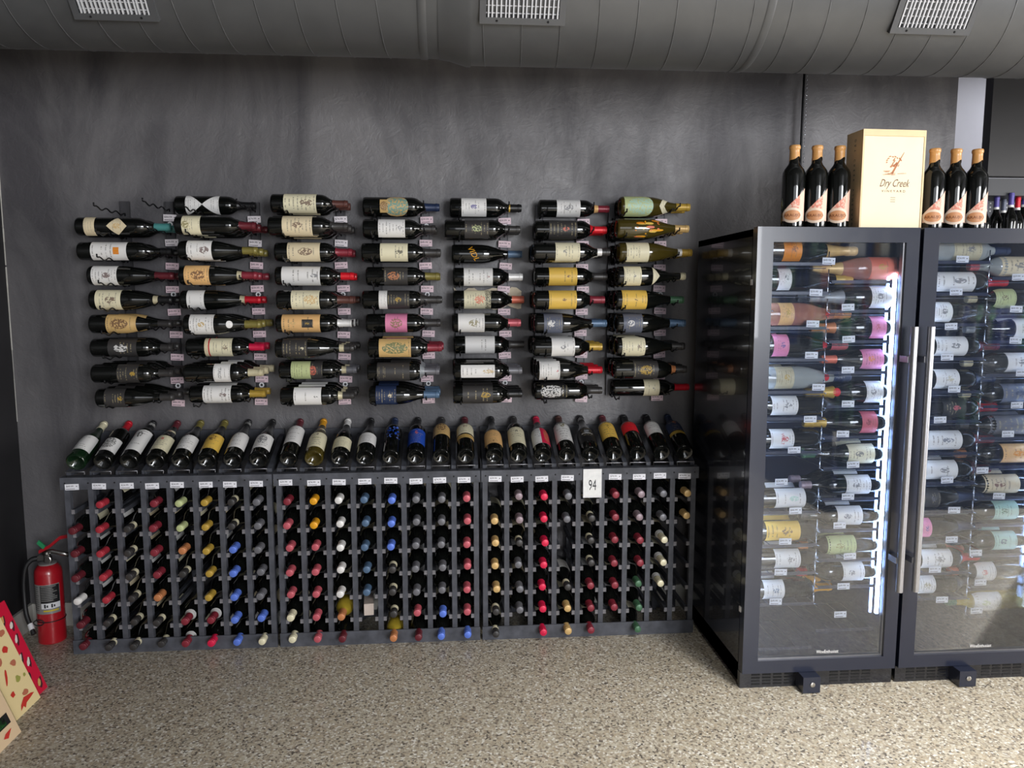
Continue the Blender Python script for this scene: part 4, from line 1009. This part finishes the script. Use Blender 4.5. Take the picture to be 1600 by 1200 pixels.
# ------------------------------------------------------------------ fire extinguisher
EX, EY = at(80, 960, 3.265).x, 3.265
ex = thing('fire_extinguisher', 'red fire extinguisher on the floor in the corner beside the rack', 'fire extinguisher', (EX, EY, 0))
ob('cylinder', MB().lathe([(0, .062), (.004, .066), (.30, .066), (.318, .062), (.332, .050), (.342, .034), (.346, .022)], 40).mesh('cylinder', M['ext_red'], True, 35), ex)
ob('neck_ring', MB().lathe([(.338, .042), (.344, .044), (.347, .030)], 32).mesh('neck_ring', M['silver_lab'], True, 30), ex)
def arcpatch(r, a0, a1, z0, z1, n=14):
    vs = []; 
    for i in range(n+1):
        a = R(a0+(a1-a0)*i/n); vs += [(r*sin(a), -r*cos(a), z0), (r*sin(a), -r*cos(a), z1)]
    return vs, [(2*i, 2*i+2, 2*i+3, 2*i+1) for i in range(n)]
def arc(name, mat, parent, r, a0, a1, z0, z1):
    v, f = arcpatch(r, a0, a1, z0, z1); return ob(name, MB().add(v, f).mesh(name, M[mat], True), parent)
lb = arc('label', 'silver_lab', ex, .0665, -70, 70, .135, .262)
arc('black_panel', 'rubber', lb, .0668, -12, 68, .182, .258)
arc('white_panel', 'white_plastic', lb, .0668, -10, 68, .158, .182)
arc('yellow_panel', 'yellow', lb, .0670, -2, 60, .146, .152)
pr_ = MB()
for k_ in range(9):
    v, f = arcpatch(.0671, -9, -9+rnd.uniform(45, 70), .252-k_*.0075, .2548-k_*.0075, 8); pr_.add(v, f)
ob('print_lines', pr_.mesh('print_lines', M['silver_lab']), lb)
pr_ = MB()
for k_ in range(12):
    v, f = arcpatch(.0669, -66, -18-rnd.uniform(0, 8), .252-k_*.0092, .2538-k_*.0092, 8); pr_.add(v, f)
for a_ in (2, 30): 
    v, f = arcpatch(.067, a_, a_+7, .162, .178, 4); pr_.add(v, f); v, f = arcpatch(.067, a_+10, a_+16, .164, .174, 4); pr_.add(v, f)
ob('print_lines', pr_.mesh('print_lines', M['rubber']), lb)
ob('valve', MB().lathe([(.345, .018), (.375, .018), (.380, .013), (.39, .013)], 20).box(-.045, .02, -.011, .011, .355, .372).mesh('valve', M['chrome'], True, 30), ex)
gg = MB().lathe([(0, .017), (.008, .017), (.010, .014)], 24).mesh('pressure_gauge', [M['chrome']], True, 30); gg.transform(Matrix.Translation((.015, -.018, .36))@Matrix.Rotation(pi/2, 4, 'X'))
ob('pressure_gauge', gg, ex)
hd_ = MB(); hd_.tube([(-.02, 0, .385), (.03, 0, .392), (.075, 0, .382), (.11, 0, .375)], .010, 8)
ob('lower_handle', hd_.mesh('lower_handle', M['chrome'], True), ex)
hl = MB(); 
for (x0_, z0_, x1_, z1_) in ((-.035, .385, .02, .408), (.02, .408, .075, .445), (.075, .445, .12, .452)):
    hl.add([(x0_, -.012, z0_), (x1_, -.012, z1_), (x1_, .012, z1_), (x0_, .012, z0_), (x0_, -.012, z0_+.014), (x1_, -.012, z1_+.014), (x1_, .012, z1_+.014), (x0_, .012, z0_+.014)], [(3, 2, 1, 0), (4, 5, 6, 7), (0, 1, 5, 4), (1, 2, 6, 5), (2, 3, 7, 6), (3, 0, 4, 7)])
ob('squeeze_lever', hl.mesh('squeeze_lever', M['ext_red']), ex)
ob('green_tag', MB().box(-.02, .02, -.004, .004, -.009, .009, mat=Matrix.Translation((-.018, -.014, .425))@Matrix.Rotation(R(40), 4, 'Y')).mesh('green_tag', M['green']), ex)
hs = [(-.045, 0, .362), (-.075, -.01, .358), (-.10, -.02, .33), (-.112, -.025, .27), (-.112, -.03, .2), (-.10, -.045, .13), (-.075, -.06, .085)]
def smooth_pts(p, k=5):
    p = [Vector(q) for q in p]; out = []
    for i in range(len(p)-1):
        a = p[max(i-1, 0)]; b = p[i]; c = p[i+1]; d = p[min(i+2, len(p)-1)]
        for j in range(k):
            t = j/k; out.append(.5*((2*b)+(c-a)*t+(2*a-5*b+4*c-d)*t*t+(3*b-a-3*c+d)*t**3))
    return out+[p[-1]]
ob('hose', MB().tube(smooth_pts(hs), .0115, 10).mesh('hose', M['rubber'], True), ex)
ob('nozzle', MB().tube([(-.079, -.057, .092), (-.066, -.066, .070)], .0135, 12).mesh('nozzle', M['white_plastic'], True, 40), ex)
ob('nozzle_tip', MB().tube([(-.066, -.066, .070), (-.056, -.072, .052)], .010, 12, r1=.013).mesh('nozzle_tip', M['rubber'], True, 40), ex)
st = [(.068*sin(a), -.068*cos(a), .1) for a in [i*2*pi/32 for i in range(32)]]
ob('strap', MB().tube(st, .0022, 6, closed=True).mesh('strap', M['rubber'], True), ex)
ob('strap_loop', MB().tube([(-.03+.026*cos(a), -.066-.003*abs(sin(a)), .1+.012*sin(a)) for a in [i*2*pi/16 for i in range(16)]], .0026, 6, closed=True).mesh('strap_loop', M['rubber'], True), ex)

# ------------------------------------------------------------------ gift boxes leaning at the lower corner
def gift(x, y0, y1, L, h, th, label, mat, decos):
    a = R(90-L)
    m = Matrix.Translation((x, y0, 0))@Matrix.Rotation(-a, 4, 'Y')   # local z runs up the lean, local x is the face normal
    m = Matrix(((1, 0, 0, x), (0, 1, 0, y0), (0, 0, 1, 0), (0, 0, 0, 1)))@Matrix.Rotation(-a, 4, 'Y')
    t = thing('gift_box', label, 'box', mat=m, group='Christmas gift boxes')
    w = y1-y0
    ob('carton', MB().box(-th, 0, 0, w, 0, h).mesh('carton', M[mat]), t)
    for nm, mt, shapes in decos:
        for pts in shapes:
            ob(nm, MB().add([((.0008 if 'shadow' in nm else .0014), p[0]*w, p[1]*h) for p in pts], [tuple(range(len(pts)))]).mesh(nm, mt), t)
def blob(cx, cy, rx, ry, n=9, j=.25, rot=0.):
    out = []
    for i in range(n):
        a = 2*pi*i/n; k = 1+rnd.uniform(-j, j); X = rx*cos(a)*k; Y = ry*sin(a)*k
        out.append((cx+X*cos(rot)-Y*sin(rot), cy+X*sin(rot)+Y*cos(rot)))
    return out
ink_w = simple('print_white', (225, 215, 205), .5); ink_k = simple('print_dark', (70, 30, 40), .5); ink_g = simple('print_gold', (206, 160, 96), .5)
ink_r = simple('print_red', (200, 52, 44), .5); ink_b = simple('print_rust', (186, 110, 84), .5); ink_o = simple('print_olive', (160, 160, 80), .5)
orn = [(.32, .9), (.62, .84), (.25, .72), (.5, .66), (.75, .6), (.4, .5), (.6, .42), (.2, .36), (.78, .34), (.55, .22), (.3, .16), (.8, .1), (.82, .75), (.15, .55)]
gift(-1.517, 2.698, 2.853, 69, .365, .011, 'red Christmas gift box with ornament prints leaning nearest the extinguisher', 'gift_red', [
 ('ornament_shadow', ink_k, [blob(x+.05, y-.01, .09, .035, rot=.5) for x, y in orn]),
 ('ornament', ink_w, [blob(x, y, .075, .03, rot=.4) for x, y in orn[::2]]),
 ('ornament', ink_g, [blob(x, y, .075, .03, rot=.4) for x, y in orn[1::2]])])
gift(-1.503, 2.62, 2.775, 69, .40, .011, 'cream gift box with little red and green prints in front of red box', 'gift_cream', [
 ('big_print', ink_r, [[(.25, .035), (.32, .075), (.5, .115), (.78, .10), (.88, .085), (.7, .07), (.52, .06), (.42, .03), (.38, .055)]]),
 ('print', ink_b, [blob(.62, .14, .1, .025), blob(.7, .42, .1, .03), blob(.3, .5, .14, .035), blob(.45, .62, .1, .05), blob(.8, .7, .12, .03), blob(.25, .8, .1, .03)]),
 ('print', ink_r, [blob(.25, .2, .07, .025), blob(.3, .36, .13, .025, rot=.6), blob(.66, .56, .09, .03), blob(.5, .78, .08, .03)]),
 ('print', ink_o, [blob(.62, .28, .09, .03), blob(.85, .27, .05, .016), blob(.12, .46, .08, .02), blob(.2, .66, .07, .03)])])
gift(-1.450, 2.38, 2.549, 69, .40, .012, 'tan gift box with green stripe cut by the frame edge, frontmost', 'gift_tan', [
 ('window', M['slot'], [[(.42, .13), (.86, .13), (.86, .22), (.42, .22)]]),
 ('green_ribbon', M['gift_green'], [[(.5, .14), (.74, .14), (.74, .21), (.5, .21)]]),
 ('print', ink_r, [[(.5, .06), (.62, .04), (.8, .09), (.6, .085)]]),
 ('print', M['green'], [blob(.7, .5, .06, .05)])])

ex.scale = (.80, .80, .99)

# bottles lying behind the front ones on the wall pegs and in the fridges: past the 300 largest, joined
g = NT('rear_bottle_surfaces'); ca = g.n('ShaderNodeAttribute', attribute_type='GEOMETRY', attribute_name='tint')
g.set(Base_Color=ca.outputs['Color'], Roughness=ca.outputs['Alpha'], Coat_Weight=.2)
rm = REAR.mesh('rear_bottles', g.m, True, 40)
at_ = rm.attributes.new('tint', 'FLOAT_COLOR', 'FACE'); at_.data.foreach_set('color', [c for q in REARC for c in q])
o = thing('rear_bottles', 'further wine bottles lying behind the front ones on pegs and fridge shelves', 'bottles', me=rm); o['kind'] = 'stuff'
# stocked shelving across the shop, mirrored in the fridge doors
sb = MB()
for z in (.35, .75, 1.15, 1.55, 1.95, 2.35): sb.box(3.98, 6.9, -4.48, -4.1, z-.03, z)
sb.box(3.95, 3.98, -4.48, -4.1, 0, 2.5)
t = thing('shop_shelving', 'long stocked shelving across the shop, mirrored in the fridge doors', 'shelf', me=sb.mesh('shop_shelving', M['wall_dark']))
mats = [simple('stock_'+n, c, .4) for n, c in (('dark', (30, 30, 34)), ('navy', (40, 50, 110)), ('tan', (190, 150, 90)), ('cream', (220, 214, 190)), ('green', (60, 110, 70)), ('red', (150, 40, 40)), ('white', (225, 225, 225)))]
gd2 = MB()
for z in (.35, .75, 1.15, 1.55, 1.95):
    x = 4.0
    while x < 6.85:
        k = rnd.randrange(7)
        if z > 1.4 and rnd.random() < .5 or k in (3, 6):
            w = rnd.uniform(.09, .14); gd2.box(x, x+w, -4.4, -4.2, z, z+rnd.uniform(.26, .34), k)
        else:
            w = .09; r = .036; n0 = len(gd2.v)
            gd2.add([(x+.045+q*cos(a*pi/4), -4.22+q*sin(a*pi/4), z+h) for h, q in ((0, r), (.19, r), (.23, .014), (.31, .014)) for a in range(8)], [(i*8+j, i*8+(j+1) % 8, i*8+8+(j+1) % 8, i*8+8+j) for i in range(3) for j in range(8)], k)
        x += w+.008
o = ob('shelf_stock', gd2.mesh('shelf_stock', mats), t, kind='stuff')

# low unseen island, added to darken the floor's mirror image in the fridge doors
il = thing('added_island', 'low dark island of shelves added in the shop to darken fridge door reflections', 'added display unit', (2.5, -1.3, 0))
ib = MB().box(0, 2.0, .0, 1.7, 0, .12).box(.9, 1.1, .1, 1.6, .12, 1.05).box(0, 2.0, 0, 1.7, 1.05, 1.09).box(0, .03, 0, 1.7, .12, 1.05).box(1.97, 2.0, 0, 1.7, .12, 1.05)
ob('carcass', ib.mesh('carcass', M['wall_dark']), il)
ob('inner_shelf', MB().box(.03, 1.97, .02, 1.68, .55, .58).mesh('inner_shelf', M['wall_dark']), il)
st_ = MB()
for z, zt in ((.12, 0), (.58, 0), (1.09, 1)):
    for i in range(19):
        for yy in ((1.58, 1.48) if not zt else (1.5, 1.3, 1.1, .9)):
            x = .09+i*.1; r = .037
            st_.add([(x+q*cos(a*pi/4), yy+q*sin(a*pi/4), z+h) for h, q in ((0, r), (.19, r), (.23, .014), (.30, .014)) for a in range(8)], [(k*8+j, k*8+(j+1) % 8, k*8+8+(j+1) % 8, k*8+8+j) for k in range(3) for j in range(8)], rnd.choice([0, 0, 0, 1, 4]))
ob('added_island_stock', st_.mesh('added_island_stock', mats), il, kind='stuff')
